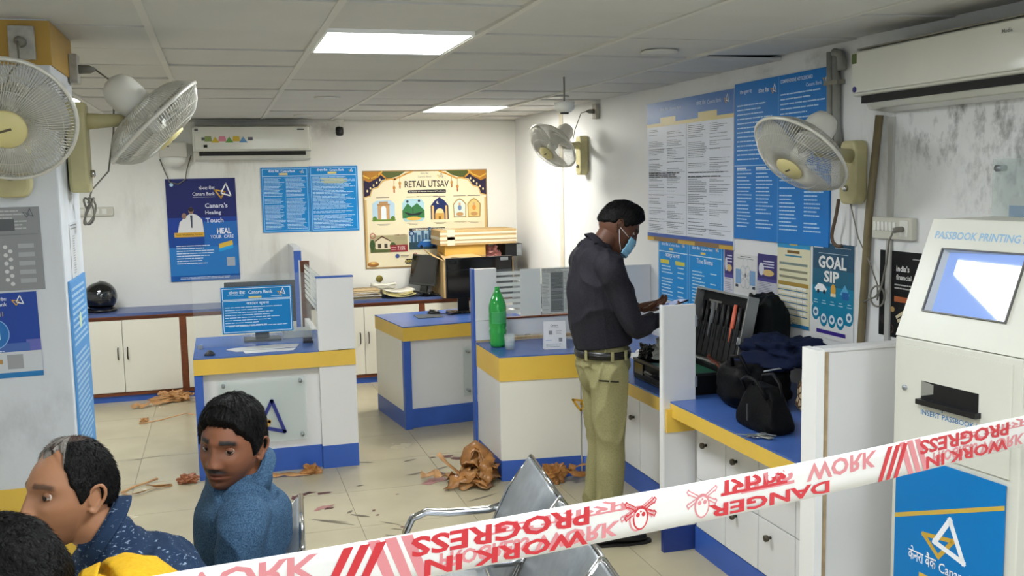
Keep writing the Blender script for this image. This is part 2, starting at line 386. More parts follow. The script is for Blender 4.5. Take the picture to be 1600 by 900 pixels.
# smoke detector hung on a short rod
t = thing('smoke_detector', 'white smoke detector hanging from the ceiling on a thin rod', 'detector', (1.9, 5.3, 2.17))
X = Matrix.Translation((1.9, 5.3, 2.17))
MB().lathe([(.02, -.012), (.04, -.01), (.045, .0), (.055, .006), (.058, .02), (.058, .045), (.03, .05)], white_pl, 24, X).build('body', t)
MB().lathe([(.024, -.02), (.026, -.011)], black_pl, 16, X).build('sensor', t)
MB().tube([(1.9, 5.3, 2.215), (1.9, 5.3, 2.36)], .005, cable_g, 6).build('rod', t)
# ceiling camera at back wall
t = thing('security_camera', 'small black dome camera fixed under the ceiling at the rear wall', 'camera', (1.073, 8.98, 2.25))
X = Matrix.Translation((1.073, 8.98, 2.25))
MB().lathe([(.012, -.045), (.03, -.04), (.036, -.02), (.036, .02), (.03, .035), (.01, .038)], black_pl, 20, X).build('dome', t)
MB().lathe([(.014, .03), (.014, .07), (.04, .085), (.045, .106)], white_pl, 20, X).build('mount', t)
# ================================================================== BACK CABINETS
def handle(parent, x, y, z, ln=.1, m=None):
    MB().tube([(x, y, z-ln/2), (x, y-.025, z-ln/2+.01), (x, y-.03, z), (x, y-.025, z+ln/2-.01), (x, y, z+ln/2)], .005, m or mat('dark_handle', '3a3632', .35, .7), 8).build('handle', parent)
cabs = [(-2.39, -1.365, 'far left white cabinet partly hidden behind the column'), (-1.365, -.34, 'white two door cabinet under the helmet by the left column'), (-.34, .68, 'white cabinet behind the left counter and its blue notice board'), (.68, 1.71, 'white two door cabinet between the two counters under the paper piles'), (1.71, 2.745, 'white cabinet in the right rear corner behind the black monitor')]
YC = 8.645
for (xa, xb, l) in cabs:
    t = thing('storage_cabinet', l, 'cabinet', ((xa+xb)/2, YC+.2, 0))
    MB().box(xa, xb, YC+.03, YB-.003, .05, .713, cream_lam).build('body', t)
    MB().box(xa, xb, YC+.012, YC+.05, 0, .052, blue_lam).build('plinth', t)
    f = MB(); f.box(xa, xb, YC, YC+.03, .052, .08, brown_wood); f.box(xa, xb, YC, YC+.03, .69, .713, brown_wood)
    f.box(xa, xa+.025, YC, YC+.03, .08, .69, brown_wood); f.box(xb-.028, xb, YC, YC+.03, .08, .69, brown_wood); f.build('face_frame', t)
    mx = (xa+xb)/2+.03 if xa < -1 else (xa+xb)/2-.01
    for a, b, hx in ((xa+.027, mx-.002, mx-.04), (mx+.002, xb-.03, mx+.035)):
        d = MB().box(a, b, YC-.006, YC+.014, .083, .687, cream_lam).build('door', t, bev=.002)
        handle(d, hx, YC-.006, .41)
wt = thing('worktop', 'long blue topped worktop over the rear wall cabinets', 'worktop', (0, 8.85, .713))
MB().box(-2.39, 2.745, YC-.012, YB-.003, .722, .745, mat('blue_worktop', '50608f', .3, nscale=5, namt=.08)).build('top', wt)
MB().box(-2.39, 2.745, YC-.014, YC+.01, .713, .7215, brown_wood).build('edge_strip', wt)
# ================================================================== LEFT COUNTER
t = thing('service_counter', 'left service counter, blue top and yellow band, with white end panel', 'counter', (.3, 6.4, 0))
MB().box(-.195, .55, 6.1, 6.95, .747, .755, bluetop).box(.55, .775, 6.15, 6.95, .747, .755, bluetop).build('top', t)
MB().box(-.195, .775, 6.1, 6.125, .652, .747, yellow_lam).box(-.195, -.17, 6.125, 6.95, .652, .747, yellow_lam).build('yellow_band', t)
MB().box(-.195, -.145, 6.112, 6.16, 0, .652, blue_lam).box(-.195, -.17, 6.16, 6.95, 0, .652, blue_lam).build('leg', t)
MB().box(-.145, .55, 6.16, 6.19, .145, .652, white_lam).build('front_panel', t)
MB().box(-.145, .55, 6.15, 6.18, 0, .145, blue_lam).build('plinth', t)
MB().box(.55, .775, 6.11, 6.2, .145, .652, white_lam).build('end_panel', t)
MB().box(.55, .775, 6.108, 6.2, 0, .145, blue_lam).build('plinth', t)
MB().box(.55, .775, 6.102, 6.15, .755, 1.205, white_lam).build('upper_panel', t)
MB().box(.548, .777, 6.1, 6.16, 1.205, 1.213, blue_lam).build('panel_cap', t)
MB().box(.757, .775, 6.2, 6.95, 0, .747, white_lam).build('side_panel', t)
p = MB().box(-.06, .46, 6.12, 6.126, .2, .6, acryl).build('acrylic_plate', t)
for x, z in ((-.03, .57), (.43, .57), (.43, .23), (-.03, .23)):
    MB().tube([(x, 6.112, z), (x, 6.16, z)], .011, steel, 12).build('standoff', p)
def emblem(parent, frame, loc, k, c1, c2, th=.008):
    s = MB(); F = Matrix.Translation(loc) @ WALLF[frame].to_4x4()
    def seg(a, b, w, m, z):
        a = Vector(a); b = Vector(b); d = (b-a).normalized(); n = Vector((-d.y, d.x))*w/2; a = a-d*w*.35; b = b+d*w*.35
        s.prism([(q.x, q.y) for q in (a+n, a-n, b-n, b+n)], th, m, F @ Matrix.Translation((0, 0, z)))
    g = [(-.55*k, .12*k), (.12*k, 0), (-.16*k, -.42*k)]; q = [(-.15*k, -.12*k), (.2*k, .55*k), (.5*k, -.3*k)]
    for i in range(3): seg(g[i], g[(i+1) % 3], .09*k, c2, 0)
    for i in range(3): seg(q[i], q[(i+1) % 3], .09*k, c1, .0006)
    return s.build('emblem', parent)
emblem(t, 'back', (.205, 6.12, .33), .235, mat('emblem_blue', '26307c', .3), mat('emblem_gold', 'dba94e', .3))
# lattice of the counter's glass screen
t = thing('glass_screen', 'clear glass screen standing across the left counter top', 'screen', (.17, 6.46, .755))
MB().box(-.19, .545, 6.455, 6.463, .762, 1.215, glass).build('glass_pane', t)
for x in (-.16, .5): MB().box(x-.015, x+.015, 6.445, 6.473, .755, .78, steel).build('clamp', t)
# side partition running back from the left counter
t = thing('desk_partition', 'glass and wood side partition running back from the left counter', 'partition', (.6, 7.4, .755))
MB().box(.566, .637, 7.58, 7.62, .40, 1.2, brown_wood).build('post', t)
MB().box(.56, .568, 7.57, 7.62, .40, 1.205, white_lam).build('post_edge', t)
MB().box(.60, .606, 6.17, 7.58, .76, 1.19, acryl).build('glass_pane', t)
for k in range(7): MB().box(.596, .5985, 6.2, 7.56, .93+k*.037, .93+k*.037+.024, frost).build('frosted_strip', t)
MB().box(.585, .62, 6.96, 7.58, .40, .762, white_lam).build('lower_board', t)
t = thing('partition_panel', 'tall white panel with a blue front edge standing at the rear wall', 'partition', (.61, 8.5, .745))
MB().box(.583, .641, 8.42, 9.07, .745, 1.25, white_lam).build('board', t)
MB().box(.581, .643, 8.405, 8.42, .50, 1.225, blue_lam).build('edge', t)
MB().box(.583, .641, 8.42, 8.63, 0, .745, white_lam).build('lower_board', t)
# ================================================================== MIDDLE DESK
MDr = math.radians(7); M0 = (1.215, 6.86, 0)
t = thing('corner_desk', 'white desk with blue top and yellow band behind the green bottle counter', 'desk', M0, MDr)
def lb(name, b, m, p=t, bev=0): return MB().box(*b, m).build(name, p, world=False, bev=bev)
lb('top', (0, .98, 0, .74, .747, .755), bluetop)
MB().box(0, .98, 0, .022, .65, .747, yellow_lam).box(0, .022, .022, .74, .65, .747, yellow_lam).build('yellow_band', t, world=False)
lb('leg', (0.002, .055, .006, .05, 0, .65), blue_lam)
lb('side_panel', (0.004, .026, .05, .74, .13, .65), cream_lam)
lb('front_panel', (.055, .98, .05, .075, .14, .65), white_lam)
MB().box(.055, .98, .04, .06, 0, .14, blue_lam).box(.003, .024, .05, .74, 0, .13, blue_lam).build('plinth', t, world=False)
p = lb('acrylic_plate', (.46, .75, .015, .021, .2, .57), acryl)
for z in (.53, .24): MB().tube([(.5, .008, z), (.5, .05, z)], .011, steel, 12).build('standoff', p, world=False)
# ================================================================== CENTRE COUNTER
C0 = (1.53, 5.46, 0); t = thing('service_counter', 'centre service counter with yellow band holding the green bottle', 'counter', C0)
CF = Matrix.Rotation(math.radians(-6), 4, 'Z')
MB().prism([(0, 0), (.57, -.058), (.57, .535), (.0, .535)], .008, bluetop, Matrix.Translation((0, 0, .747))).build('top', t, world=False)
MB().box(0, .52, 0, .02, .605, .747, yellow_lam, CF).box(0, .02, .0, .54, .605, .747, yellow_lam).build('yellow_band', t, world=False)
MB().box(.005, .49, .006, .026, .125, .605, cream_lam, CF).build('front_panel', t, world=False)
MB().box(.004, .024, .012, .54, .125, .605, white_lam).build('side_panel', t, world=False)
MB().box(.004, .49, .004, .026, 0, .125, blue_lam, CF).box(.004, .024, .02, .54, 0, .125, blue_lam).build('plinth', t, world=False)
MB().box(.5, .56, .0, .03, .12, .605, white_lam, CF).build('filler_panel', t, world=False)
MB().tube([(.53, -.04, 0), (.53, -.04, .12)], .03, blue_lam, 12).build('filler_base', t, world=False)
emblem(t, 'back', (2.035, 5.40, .46), .13, mat('emblem_gold2', 'd8a42c', .35), mat('emblem_gold2', 'd8a42c', .35), th=.003)
t = thing('desk_partition', 'low white board with glass and frosted stripes behind the green bottle', 'partition', (1.9, 6.02, .755))
MB().box(1.53, 1.675, 6.0, 6.05, .77, .893, white_lam).build('upper_panel', t)
MB().box(1.53, 1.675, 6.0, 6.05, .895, 1.225, white_lam).build('upper_panel', t)
MB().box(1.515, 1.53, 5.998, 6.06, 0, 1.228, blue_lam).build('edge', t)
MB().box(1.675, 2.3, 6.02, 6.045, .785, .893, white_lam).build('low_board', t)
MB().box(1.53, 2.3, 6.0, 6.05, .757, .77, raw_ply).build('foot_rail', t)
MB().box(1.675, 2.3, 6.01, 6.05, .893, .903, brown_wood).build('rail', t)
MB().box(1.675, 2.3, 6.028, 6.034, .903, 1.215, glass).build('glass_pane', t)
MB().box(1.672, 1.679, 6.02, 6.045, .9, 1.215, brown_wood).build('edge_strip', t)
for k in range(8): MB().box(1.68, 1.98, 6.0245, 6.0275, .925+k*.036, .925+k*.036+.022, frost).build('frosted_strip', t)
MB().box(1.84, 1.98, 6.022, 6.0245, .905, 1.21, frost).build('frosted_strip', t)
s = Sheet('paper_sheet', 'newspaper like sheet taped on the glass behind the standing man', 'paper', 'back', (1.985, 6.02, .91), .21, .30, 'cfd0c8', t=.001)
s.rect(.06, .01, .15, .27, '8e908b'); s.lines(.065, .145, .262, .015, .008, '606260', th=.6, rag=.1); s.lines(.005, .2, .292, .27, .007, '6c6e6a'); s.lines(.004, .055, .26, .02, .009, '9a9c98'); s.lines(.155, .205, .26, .02, .009, '9a9c98'); s.done()
t = thing('partition_panel', 'short white partition panel with brown edge fixed to the right wall behind the man', 'partition', (2.65, 6.02, .755))
MB().box(2.556, 2.747, 6.0, 6.04, .755, 1.205, white_lam).build('board', t); MB().box(2.542, 2.556, 6.0, 6.04, .755, 1.208, brown_wood).build('edge', t)
# ================================================================== RIGHT DESK (runs along the right wall)
t = thing('wall_desk', 'long blue topped desk with yellow edge along the right wall', 'desk', (2.4, 4.3, 0))
MB().prism([(1.99, 2.96), (2.747, 2.96), (2.747, 6.06), (2.1, 6.06), (2.1, 5.42), (1.99, 5.3)], .008, bluetop, Matrix.Translation((0, 0, .727))).build('top', t)
MB().box(1.99, 2.02, 2.96, 5.33, .662, .727, yellow_lam).build('yellow_edge', t)
MB().box(2.095, 2.11, 2.98, 4.11, .61, .692, yellow_lam).box(2.205, 2.22, 4.16, 5.42, .61, .692, yellow_lam).box(1.962, 2.11, 4.11, 4.126, .59, .70, yellow_lam).build('yellow_band', t)
MB().box(2.235, 2.745, 4.16, 5.45, .0, .727, white_lam).build('body', t)
MB().box(2.125, 2.745, 2.98, 4.11, .0, .727, white_lam).build('body', t)
MB().box(2.22, 2.235, 4.16, 5.42, 0, .12, blue_lam).box(2.11, 2.125, 2.98, 4.11, 0, .12, blue_lam).build('plinth', t)
knobm = mat('dark_nickel', '5b564e', .35, .9)
def knob(p, x, y, z):
    X = Matrix.Translation((x, y, z)) @ Matrix.Rotation(-PI/2, 4, 'Y')
    MB().lathe([(.007, 0), (.007, .012), (.014, .016), (.014, .028), (.01, .031)], knobm, 14, X).build('knob', p)
for (x, ys) in ((2.22, (5.42, 5.0, 4.58, 4.16)), (2.11, (4.10, 3.82, 3.54, 3.26, 2.99))):
    for a, b in zip(ys[:-1], ys[1:]):
        if x > 2.2:
            d = MB().box(x, x+.014, b+.003, a-.003, .125, .605, white_lam).build('door', t, bev=.002); knob(d, x, (b+.08 if a > 4.9 else a-.07), .42 if a > 4.9 else .53)
        else:
            for z0, z1 in ((.125, .36), (.365, .605)):
                d = MB().box(x, x+.014, b+.003, a-.003, z0, z1, white_lam).build('drawer', t, bev=.002); knob(d, x, a-.1, z1-.06)
# standing panels on the desk
t = thing('partition_panel', 'narrow white upright panel with hinges in front of the open briefcase', 'partition', (2.04, 4.14, 0))
MB().box(1.955, 2.122, 4.13, 4.155, .12, 1.19, white_lam).build('board', t, bev=.002)
MB().box(1.954, 2.123, 4.128, 4.157, 0, .12, mat('navy_base', '243a7c', .4, nscale=6, namt=.1)).build('plinth', t)
MB().box(1.949, 1.958, 4.126, 4.16, .12, 1.192, mat('edge_band_white', 'f0f0ee', .35)).build('edge', t)
for z in (.82, 1.11): MB().box(2.118, 2.128, 4.124, 4.134, z-.025, z+.025, steel).build('hinge', t)
t = thing('partition_panel', 'large grey white partition panel beside the printing kiosk', 'partition', (2.35, 2.93, 0))
MB().box(1.97, 2.74, 2.90, 2.945, 0, 1.175, white_lam).build('board', t)
MB().box(1.94, 1.97, 2.88, 2.97, 0, 1.185, mat('edge_band_white', 'f0f0ee', .35)).build('edge', t)
MB().box(1.97, 1.995, 2.893, 2.9, 0, 1.175, raw_ply).build('raw_edge', t)
MB().box(1.97, 2.745, 2.893, 2.95, 1.175, 1.187, white_lam).build('panel_cap', t)
# ================================================================== KIOSK
kr = math.atan2(-.995, .103); KL = (2.1, 2.68, 0)
kio = thing('passbook_kiosk', 'cream passbook printing kiosk with blue lower door by the right wall', 'kiosk', KL, kr)
kc = mat('kiosk_cream', 'd3d3c8', .35, nscale=5, namt=.02); KB = .42
def kprism(prof, x0, x1, m, name, p=kio, bev=0):
    X = Matrix(((0, 0, 1, x0), (1, 0, 0, 0), (0, 1, 0, 0), (0, 0, 0, 1)))
    return MB().prism(prof, x1-x0, m, X).build(name, p, world=False, bev=bev)
kprism([(0, .02), (KB, .02), (KB, 1.256), (0, 1.256)], 0, .485, kc, 'lower_housing', bev=.004)
kprism([(.045, 1.262), (KB, 1.262), (KB, 1.633), (.195, 1.633)], 0.001, .484, kc, 'upper_console', bev=.002)
MB().box(.02, .465, .02, KB-.02, 0, .02, black_pl).build('foot', kio, world=False)
# upper door with slot recess: built as a frame around the slot
d = MB(); d.box(.03, .456, -.006, 0, .90, 1.064, kc).box(.03, .12, -.006, 0, 1.064, 1.13, kc).box(.342, .456, -.006, 0, 1.064, 1.13, kc).box(.03, .456, -.006, 0, 1.13, 1.236, kc)
door = d.build('service_door', kio, world=False)
# slot
MB().box(.12, .342, -.0065, -.004, 1.064, 1.13, mat('slot_inner', '0c0c0c', .6)).build('slot', door, world=False)
MB().add([(.12, -.0068, 1.13), (.17, -.0068, 1.124), (.17, -.0068, 1.095), (.12, -.0068, 1.08)], [(0, 1, 2, 3)], mat('slot_side', '8b8b84', .5)).build('slot_cheek', door, world=False)
MB().box(.12, .352, -.03, -.004, 1.058, 1.074, mat('slot_lip', '1b1b1d', .3)).build('slot_lip', door, world=False)
MB().tube([(.053, -.012, 1.095), (.053, 0, 1.095)], .009, steel, 14).build('lock', door, world=False)
lk = Sheet('door_print', None, None, None, None, .426, .05, kc, t=.0005, parent=kio, M=Matrix.Translation((.03, -.0065, 1.0)) @ Matrix.Rotation(PI/2, 4, 'X'), m=kc)
lk.text('INSERT PASSBOOK HERE', .093, .022, '3f78b0', w=.27, align='LEFT', h=.017)
lk.rect(.176, .044, .18, .05, '2f6aa8'); lk.done()
# blue lower door
bd = Sheet('lower_door', None, None, None, None, .424, .80, '0a76bd', t=.004, parent=kio, M=Matrix.Translation((.024, -.004, .08)) @ Matrix.Rotation(PI/2, 4, 'X'))
bd.poly([(0, .573), (.424, .727), (.424, .741), (0, .588)], 'c9a94c')
def ktri(sh, pts, t, c):
    sh.line(pts, t, c, True)
    for p in pts: sh.ell(p[0], p[1], t/2, t/2, c, 10)
ktri(bd, [(.124, .556), (.243, .572), (.186, .502)], .014, 'c8a23e'); ktri(bd, [(.228, .634), (.283, .517), (.17, .546)], .017, 'eceef2')
bd.text('केनरा बैंक', .063, .455, 'f2f2f2', h=.048, w=.115, align='LEFT', bold=.006); bd.text('Canara Bank', .19, .455, 'f2f2f2', h=.032, w=.19, align='LEFT', bold=.006)
bd.rect(.11, .38, .32, .425, 'd6ae46'); bd.text('Together We Can', .215, .392, '0a5a9d', h=.02, w=.19)
bd.lines(.06, .36, .30, .12, .03, 'dfeaf4', th=.3); bd.done()
MB().tube([(.044, -.014, .528), (.044, 0, .528)], .008, chrome, 14).build('lock', bpy.data.objects['lower_door'], world=False)
# slanted console face: screen and title
sl = Matrix.Translation((0, 0, 1.262)) @ Matrix.Rotation(math.atan2(.371, .15), 4, 'X')
scm = mat('kiosk_screen', '6f86b8', .035, coat=0, spec=.9, emit=.35)
fa = MB()
for b in ((0, .485, -.002, .092), (0, .485, .298, .4002), (0, .083, .092, .298), (.392, .485, .092, .298)): fa.box(b[0], b[1], b[2], b[3], -.045, 0, kc)
f = fa.build('fascia', kio, world=False); f.matrix_local = sl
sc_ = MB().box(-.320, 0, .088, .302, -.004, -.001, scm).build('screen', kio, world=False); sc_.matrix_local = sl @ Matrix.Translation((.396, 0, -.001)) @ Matrix.Rotation(math.radians(-5.2), 4, 'Y') @ Matrix.Rotation(math.radians(1.2), 4, 'X') @ Matrix.Translation((0, 0, -.003))
fr = MB()
for b in ((.079, .396, .088, .092), (.079, .396, .298, .302), (.079, .083, .092, .298), (.392, .396, .092, .298)): fr.box(*b, 0, .008, mat('screen_frame', '5c5c58', .4))
f = fr.build('screen_frame', kio, world=False); f.matrix_local = sl
tl = Sheet('title_print', None, None, None, None, .44, .05, kc, t=.0005, parent=kio, M=sl @ Matrix.Translation((.03, .325, .0002)), m=kc)
tl.text('PASSBOOK PRINTING KIOSK', .0, .008, '8fb6d6', h=.026, w=.43, align='LEFT', bold=.02); tl.done()
# ================================================================== POSTERS, BACK WALL
yb = YB-.001
s = Sheet('poster', 'tall dark blue healing poster hanging on strings left of the notice boards', 'poster', 'back', (-.435, yb, .947), .586, .9, '1c4a9a', t=.006, tilt=.004)
s.rect(0, .5, .586, .9, '232a68'); s.rect(0, .42, .586, .56, '23439a'); s.rect(0, .05, .586, .3, '2f7cc4'); s.rect(0, 0, .586, .05, '1a5ba6'); s.rect(.3, .3, .586, .52, '2a6cba')
s.text('केनरा बैंक', .41, .80, 'e8e8f0', h=.035, align='RIGHT'); s.text('Canara Bank', .41, .75, 'e8e8f0', w=.19, h=.03, align='RIGHT'); s.logo(.48, .78, .13); s.rect(.22, .735, .41, .738, 'c8c8d8')
for k, tx in enumerate(("Canara's", 'Healing', 'Touch')): s.text(tx, .32, .64-k*.065, 'dfe3f2', h=.042, align='LEFT', bold=.012)
s.text('HEAL', .47, .41, 'f2f2f4', h=.05, w=.12, bold=.03); s.text('YOUR  CARE', .45, .37, 'e2e6f2', h=.03, w=.2)
s.poly([(.08, .43), (.3, .43), (.29, .54), (.25, .58), (.2, .60), (.15, .57), (.1, .52)], 'e4e4e4'); s.ell(.2, .62, .022, .03, '9a7864'); s.ell(.14, .575, .02, .026, '9a7864'); s.poly([(.19, .58), (.21, .58), (.205, .47), (.195, .47)], '444c60'); s.ell(.2, .63, .021, .018, '3a3030')
s.rect(.05, .39, .30, .43, 'd9a93e'); s.text('Your Wellbeing Partner', .175, .4, '5a4420', h=.018, w=.23)
s.lines(.06, .38, .33, .13, .022, 'dbe8f6', th=.3, skip=.25); s.poly([(.42, .28), (.54, .31), (.535, .35), (.42, .32)], 'e0bb4a'); s.poly([(.42, .25), (.54, .28), (.54, .31), (.42, .28)], '2aa0dd')
s.rect(.48, .12, .55, .2, 'aab4c0'); s.lines(.08, .5, .03, .01, .012, 'c6d8ec', th=.4, rag=.1, skip=0); s.ell(.05, .85, .016, .016, 'b6d8ee'); s.done()
def notice(label, frame, loc, w, h, cols=1, hindi='केनरा बैंक', seed=1, hd=.14, c='1585cf', group=None, title=None, tilt=0):
    random.seed(seed)
    s = Sheet('notice_board', label, 'notice board', frame, loc, w, h, c, t=.006, tilt=tilt)
    m = w*.03; s.frame(m, m, w-m, h-m, w*.008, 'a8d8f4'); s.rect(m, h*(1-hd), w-m, h*(1-hd)+w*.012, 'c8e6f8')
    s.text(hindi, w*.27, h*(1-hd*.55), 'eaf4fc', h=h*hd*.3, w=w*.22); s.text('Canara Bank', w*.57, h*(1-hd*.55), 'eaf4fc', w=w*.3, h=h*hd*.26); s.logo(w*.86, h*(1-hd*.5), h*hd*.4, 'eef6fc')
    s.rect(w*.38, h*(1-hd*.85), w*.56, h*(1-hd*.62), 'e0cf86')
    top = h*(1-hd)-h*.03
    if title: s.text(title, w/2, top-h*.06, 'eaf4fc', h=h*.06, w=w*.4); top -= h*.1
    for k in range(cols):
        x0 = m*2+(w-3*m)*k/cols; x1 = m*1.2+(w-3*m)*(k+1)/cols
        s.lines(x0, x1, top, m*2, h*.021, 'c2e2f6', th=.36, rag=.3, skip=.12)
        if k: s.rect(x0-m*.6, m*1.5, x0-m*.5, h*(1-hd), '6fb8e6')
    return s
notice('blue notice board on the rear wall directly under the air conditioner', 'back', (.37, yb, 1.352), .42, .582, cols=2, seed=3).done()
s = notice('blue notice board on the rear wall beside the festival poster', 'back', (.795, yb, 1.348), .437, .592, seed=5)
for k in range(4): s.rect(.1+.03*(k % 2), .475-k*.012, .34-.03*(k % 2), .481-k*.012, 'd3cf70')
s.done()
# festival poster
s = Sheet('poster', 'large cream festival poster with monument pictures and RETAIL UTSAV title', 'poster', 'back', (1.276, yb, .985), 1.183, .905, 'eadfbe', t=.006)
W_, H_ = 1.183, .905
s.frame(0, 0, W_, H_, .012, '9a7c50')
for sx in (0, 1):
    q = lambda x: x if sx == 0 else W_-x
    s.poly([(q(.01), .895), (q(.01), .66), (q(.07), .68), (q(.08), .74), (q(.14), .76), (q(.18), .82), (q(.26), .83), (q(.33), .895)], '2c2440')
    s.poly([(q(.01), .895), (q(.01), .82), (q(.06), .80), (q(.14), .84), (q(.20), .895)], 'b57c2e'); s.poly([(q(.18), .895), (q(.2), .845), (q(.27), .835), (q(.34), .855), (q(.40), .895)], '56602e')
    s.line([(q(.01), .86), (q(.07), .83), (q(.14), .86), (q(.18), .895)], .012, 'e4b64a'); s.line([(q(.16), .885), (q(.22), .83), (q(.3), .825), (q(.4), .87), (q(.46), .89)], .014, 'd69a3a')
    s.line([(q(.01), .66), (q(.065), .675), (q(.085), .735), (q(.14), .752), (q(.185), .81), (q(.26), .825)], .01, 'd9b36a')
    for k in range(5): s.ell(q(.04+.03*k), .72+.025*k, .008, .012, 'f0dca0', 8)
    s.line([(q(.29), .82), (q(.29), .75)], .004, 'b07a3a'); s.ell(q(.29), .745, .013, .018, 'c88a42', 12); s.ell(q(.29), .715, .008, .02, 'a8643a', 10); s.line([(q(.345), .85), (q(.345), .79)], .004, 'b07a3a'); s.ell(q(.345), .785, .013, .018, 'c4924a', 12); s.ell(q(.345), .755, .008, .02, 'b5713c', 10)
s.rect(0.012, .05, .03, .64, 'd3b377'); s.rect(W_-.03, .05, W_-.012, .64, 'd3b377')
s.text('केनरा बैंक', .58, .865, '9c9c96', h=.02); s.text('Canara Bank', .58, .835, 'a8a490', h=.018); s.logo(.73, .85, .05, '8a8a86', 'd8c060')
s.text('RETAIL UTSAV', .6, .745, '33302c', w=.42, h=.062, bold=.012); s.ell(.6, .705, .19, .016, '2e2a33', 20); s.rect(.42, .69, .78, .72, '2e2a33'); s.text('A Festival of Homes, Dreams & Traditions', .6, .698, 'e6e0cc', w=.34, h=.014)
s.rect(.5, .66, .7, .663, '8a8474'); s.rect(.52, .81, .68, .812, '8a8474')
# four pictures
s.rect(.07, .445, .30, .45, '8aa05a'); s.poly([(.08, .44), (.29, .44), (.29, .60), (.25, .63), (.12, .63), (.08, .60)], 'b4cfe0'); s.rect(.08, .44, .29, .46, '6f8f3e')
s.rect(.13, .455, .24, .6, 'c39a6c'); s.rect(.145, .6, .225, .62, 'b08a5e'); s.ell(.185, .555, .024, .024, 'dfe6ea', 16); s.rect(.161, .455, .209, .555, 'dfe6ea'); s.rect(.125, .585, .245, .595, 'a67e54'); s.ell(.10, .465, .02, .02, '5a7d34', 12); s.ell(.27, .465, .02, .02, '5a7d34', 12)
s.poly([(.36, .46), (.38, .43), (.55, .43), (.57, .46), (.57, .60), (.54, .64), (.39, .64), (.36, .6)], 'a8cdd6'); s.poly([(.36, .53), (.41, .6), (.45, .56), (.5, .6), (.57, .53), (.57, .46), (.36, .46)], '3d7848'); s.poly([(.37, .52), (.46, .50), (.56, .52), (.52, .485), (.42, .485)], '2c2f33'); s.line([(.46, .5), (.46, .56)], .006, '2c2f33'); s.ell(.465, .455, .07, .018, 'd8b45c', 16); s.ell(.41, .615, .012, .012, '3b3b4c', 10); s.ell(.52, .62, .012, .012, '3b3b4c', 10)
s.poly([(.63, .44), (.80, .44), (.80, .57), (.76, .62), (.715, .65), (.67, .62), (.63, .57)], '223062'); s.rect(.64, .44, .66, .57, 'd6b474'); s.rect(.77, .44, .79, .57, 'd6b474'); s.ell(.715, .50, .04, .045, 'e4cf98', 16); s.rect(.67, .44, .76, .5, 'c99f55'); s.ell(.70, .60, .014, .014, 'eee3bd', 14); s.ell(.706, .603, .012, .012, '223062', 14); s.rect(.705, .44, .725, .47, '7c5526')
for cx, cc in ((.91, 'cfdcd0'), (1.05, 'd7c07c')):
    s.poly([(cx-.06, .455), (cx+.06, .455), (cx+.065, .58), (cx+.03, .62), (cx, .635), (cx-.03, .62), (cx-.065, .58)], 'a98a4a'); s.poly([(cx-.052, .462), (cx+.052, .462), (cx+.056, .575), (cx+.025, .61), (cx, .622), (cx-.025, .61), (cx-.056, .575)], cc)
    s.ell(cx, .545, .018, .026, '6b7fa8' if cx < 1 else 'd49048', 14); s.ell(cx, .485, .036, .018, 'b98f5c', 16); s.ell(cx, .58, .012, .014, 'c9a37c', 10)
for x in (.18, .46, .715, .91, 1.05): s.rect(x-.06, .655, x+.06, .66, '6a6458'); s.rect(x-.06, .41, x+.06, .413, '8a8474'); s.rect(x-.04, .40, x+.04, .403, '8a8474')
# lower row
s.rect(.05, .155, .4, .30, 'a9a07c'); s.rect(.05, .30, .4, .31, 'b8ad88'); s.rect(.05, .15, .4, .19, '58643a'); s.poly([(.1, .18), (.1, .26), (.16, .30), (.24, .26), (.24, .18)], 'd9cdb0'); s.poly([(.09, .255), (.16, .305), (.245, .255), (.235, .25), (.16, .29), (.1, .25)], '5c4030'); s.rect(.12, .19, .15, .23, '4d463a'); s.rect(.18, .19, .21, .23, '4d463a'); s.ell(.07, .22, .025, .05, '3d5430', 14); s.ell(.26, .21, .03, .03, '465c34', 14)
s.rect(.235, .15, .4, .215, '8e3038'); s.text('7.15%', .34, .165, 'f0e6e0', h=.035, w=.07); s.rect(.245, .17, .29, .174, 'e0c8c0'); s.rect(.245, .19, .29, .194, 'e0c8c0')
s.text('HOME LOAN', .33, .30, '7c4a44', w=.1, h=.014); s.rect(.28, .28, .385, .283, '8a8474'); s.rect(.28, .265, .385, .268, '8a8474'); s.ring(.075, .305, .026, .007, 'b0504c'); s.text('OWN YOUR DREAMS', .58, .345, 'e6e0cc', w=.2, h=.012)
s.rect(.42, .335, .76, .365, '2e2a33'); s.text('GRAND OFFERS', .6, .342, 'e6e0cc', w=.3, h=.016)
s.rect(.415, .165, .80, .34, '9db8c8'); 
for k, hh in enumerate((.04, .07, .05, .1, .06, .12, .07, .05, .09, .06)): s.rect(.43+k*.034, .23, .455+k*.034, .25+hh, '3f607c')
s.rect(.415, .165, .80, .235, '314a56'); s.poly([(.49, .20), (.51, .23), (.56, .26), (.62, .258), (.68, .225), (.69, .19), (.5, .185)], '2b62a6'); s.poly([(.54, .235), (.57, .255), (.61, .253), (.64, .235)], '9fc4dc'); s.ell(.53, .19, .014, .016, '15181c', 12); s.ell(.65, .188, .014, .016, '15181c', 12)
s.ring(.44, .315, .026, .012, '34406e'); s.ell(.3, .11, .02, .02, '48588c', 16); s.rect(.33, .11, .41, .114, '6a6458'); s.rect(.33, .10, .4, .103, '8a8474'); s.ring(.47, .115, .02, .007, 'b06060'); s.rect(.5, .11, .58, .114, '6a6458')
s.poly([(.37, .055), (.38, .035), (.8, .035), (.8, .08), (.38, .08), (.37, .06)], '232126'); s.text('50%', .41, .045, 'd6c06a', h=.026, w=.07); s.rect(.47, .045, .53, .07, 'e8e4dc')
s.ell(.07, .04, .055, .022, '9a6a30', 20); s.ell(.07, .052, .045, .014, 'c08c4a', 20); s.ell(.07, .055, .02, .008, 'eac780', 12)
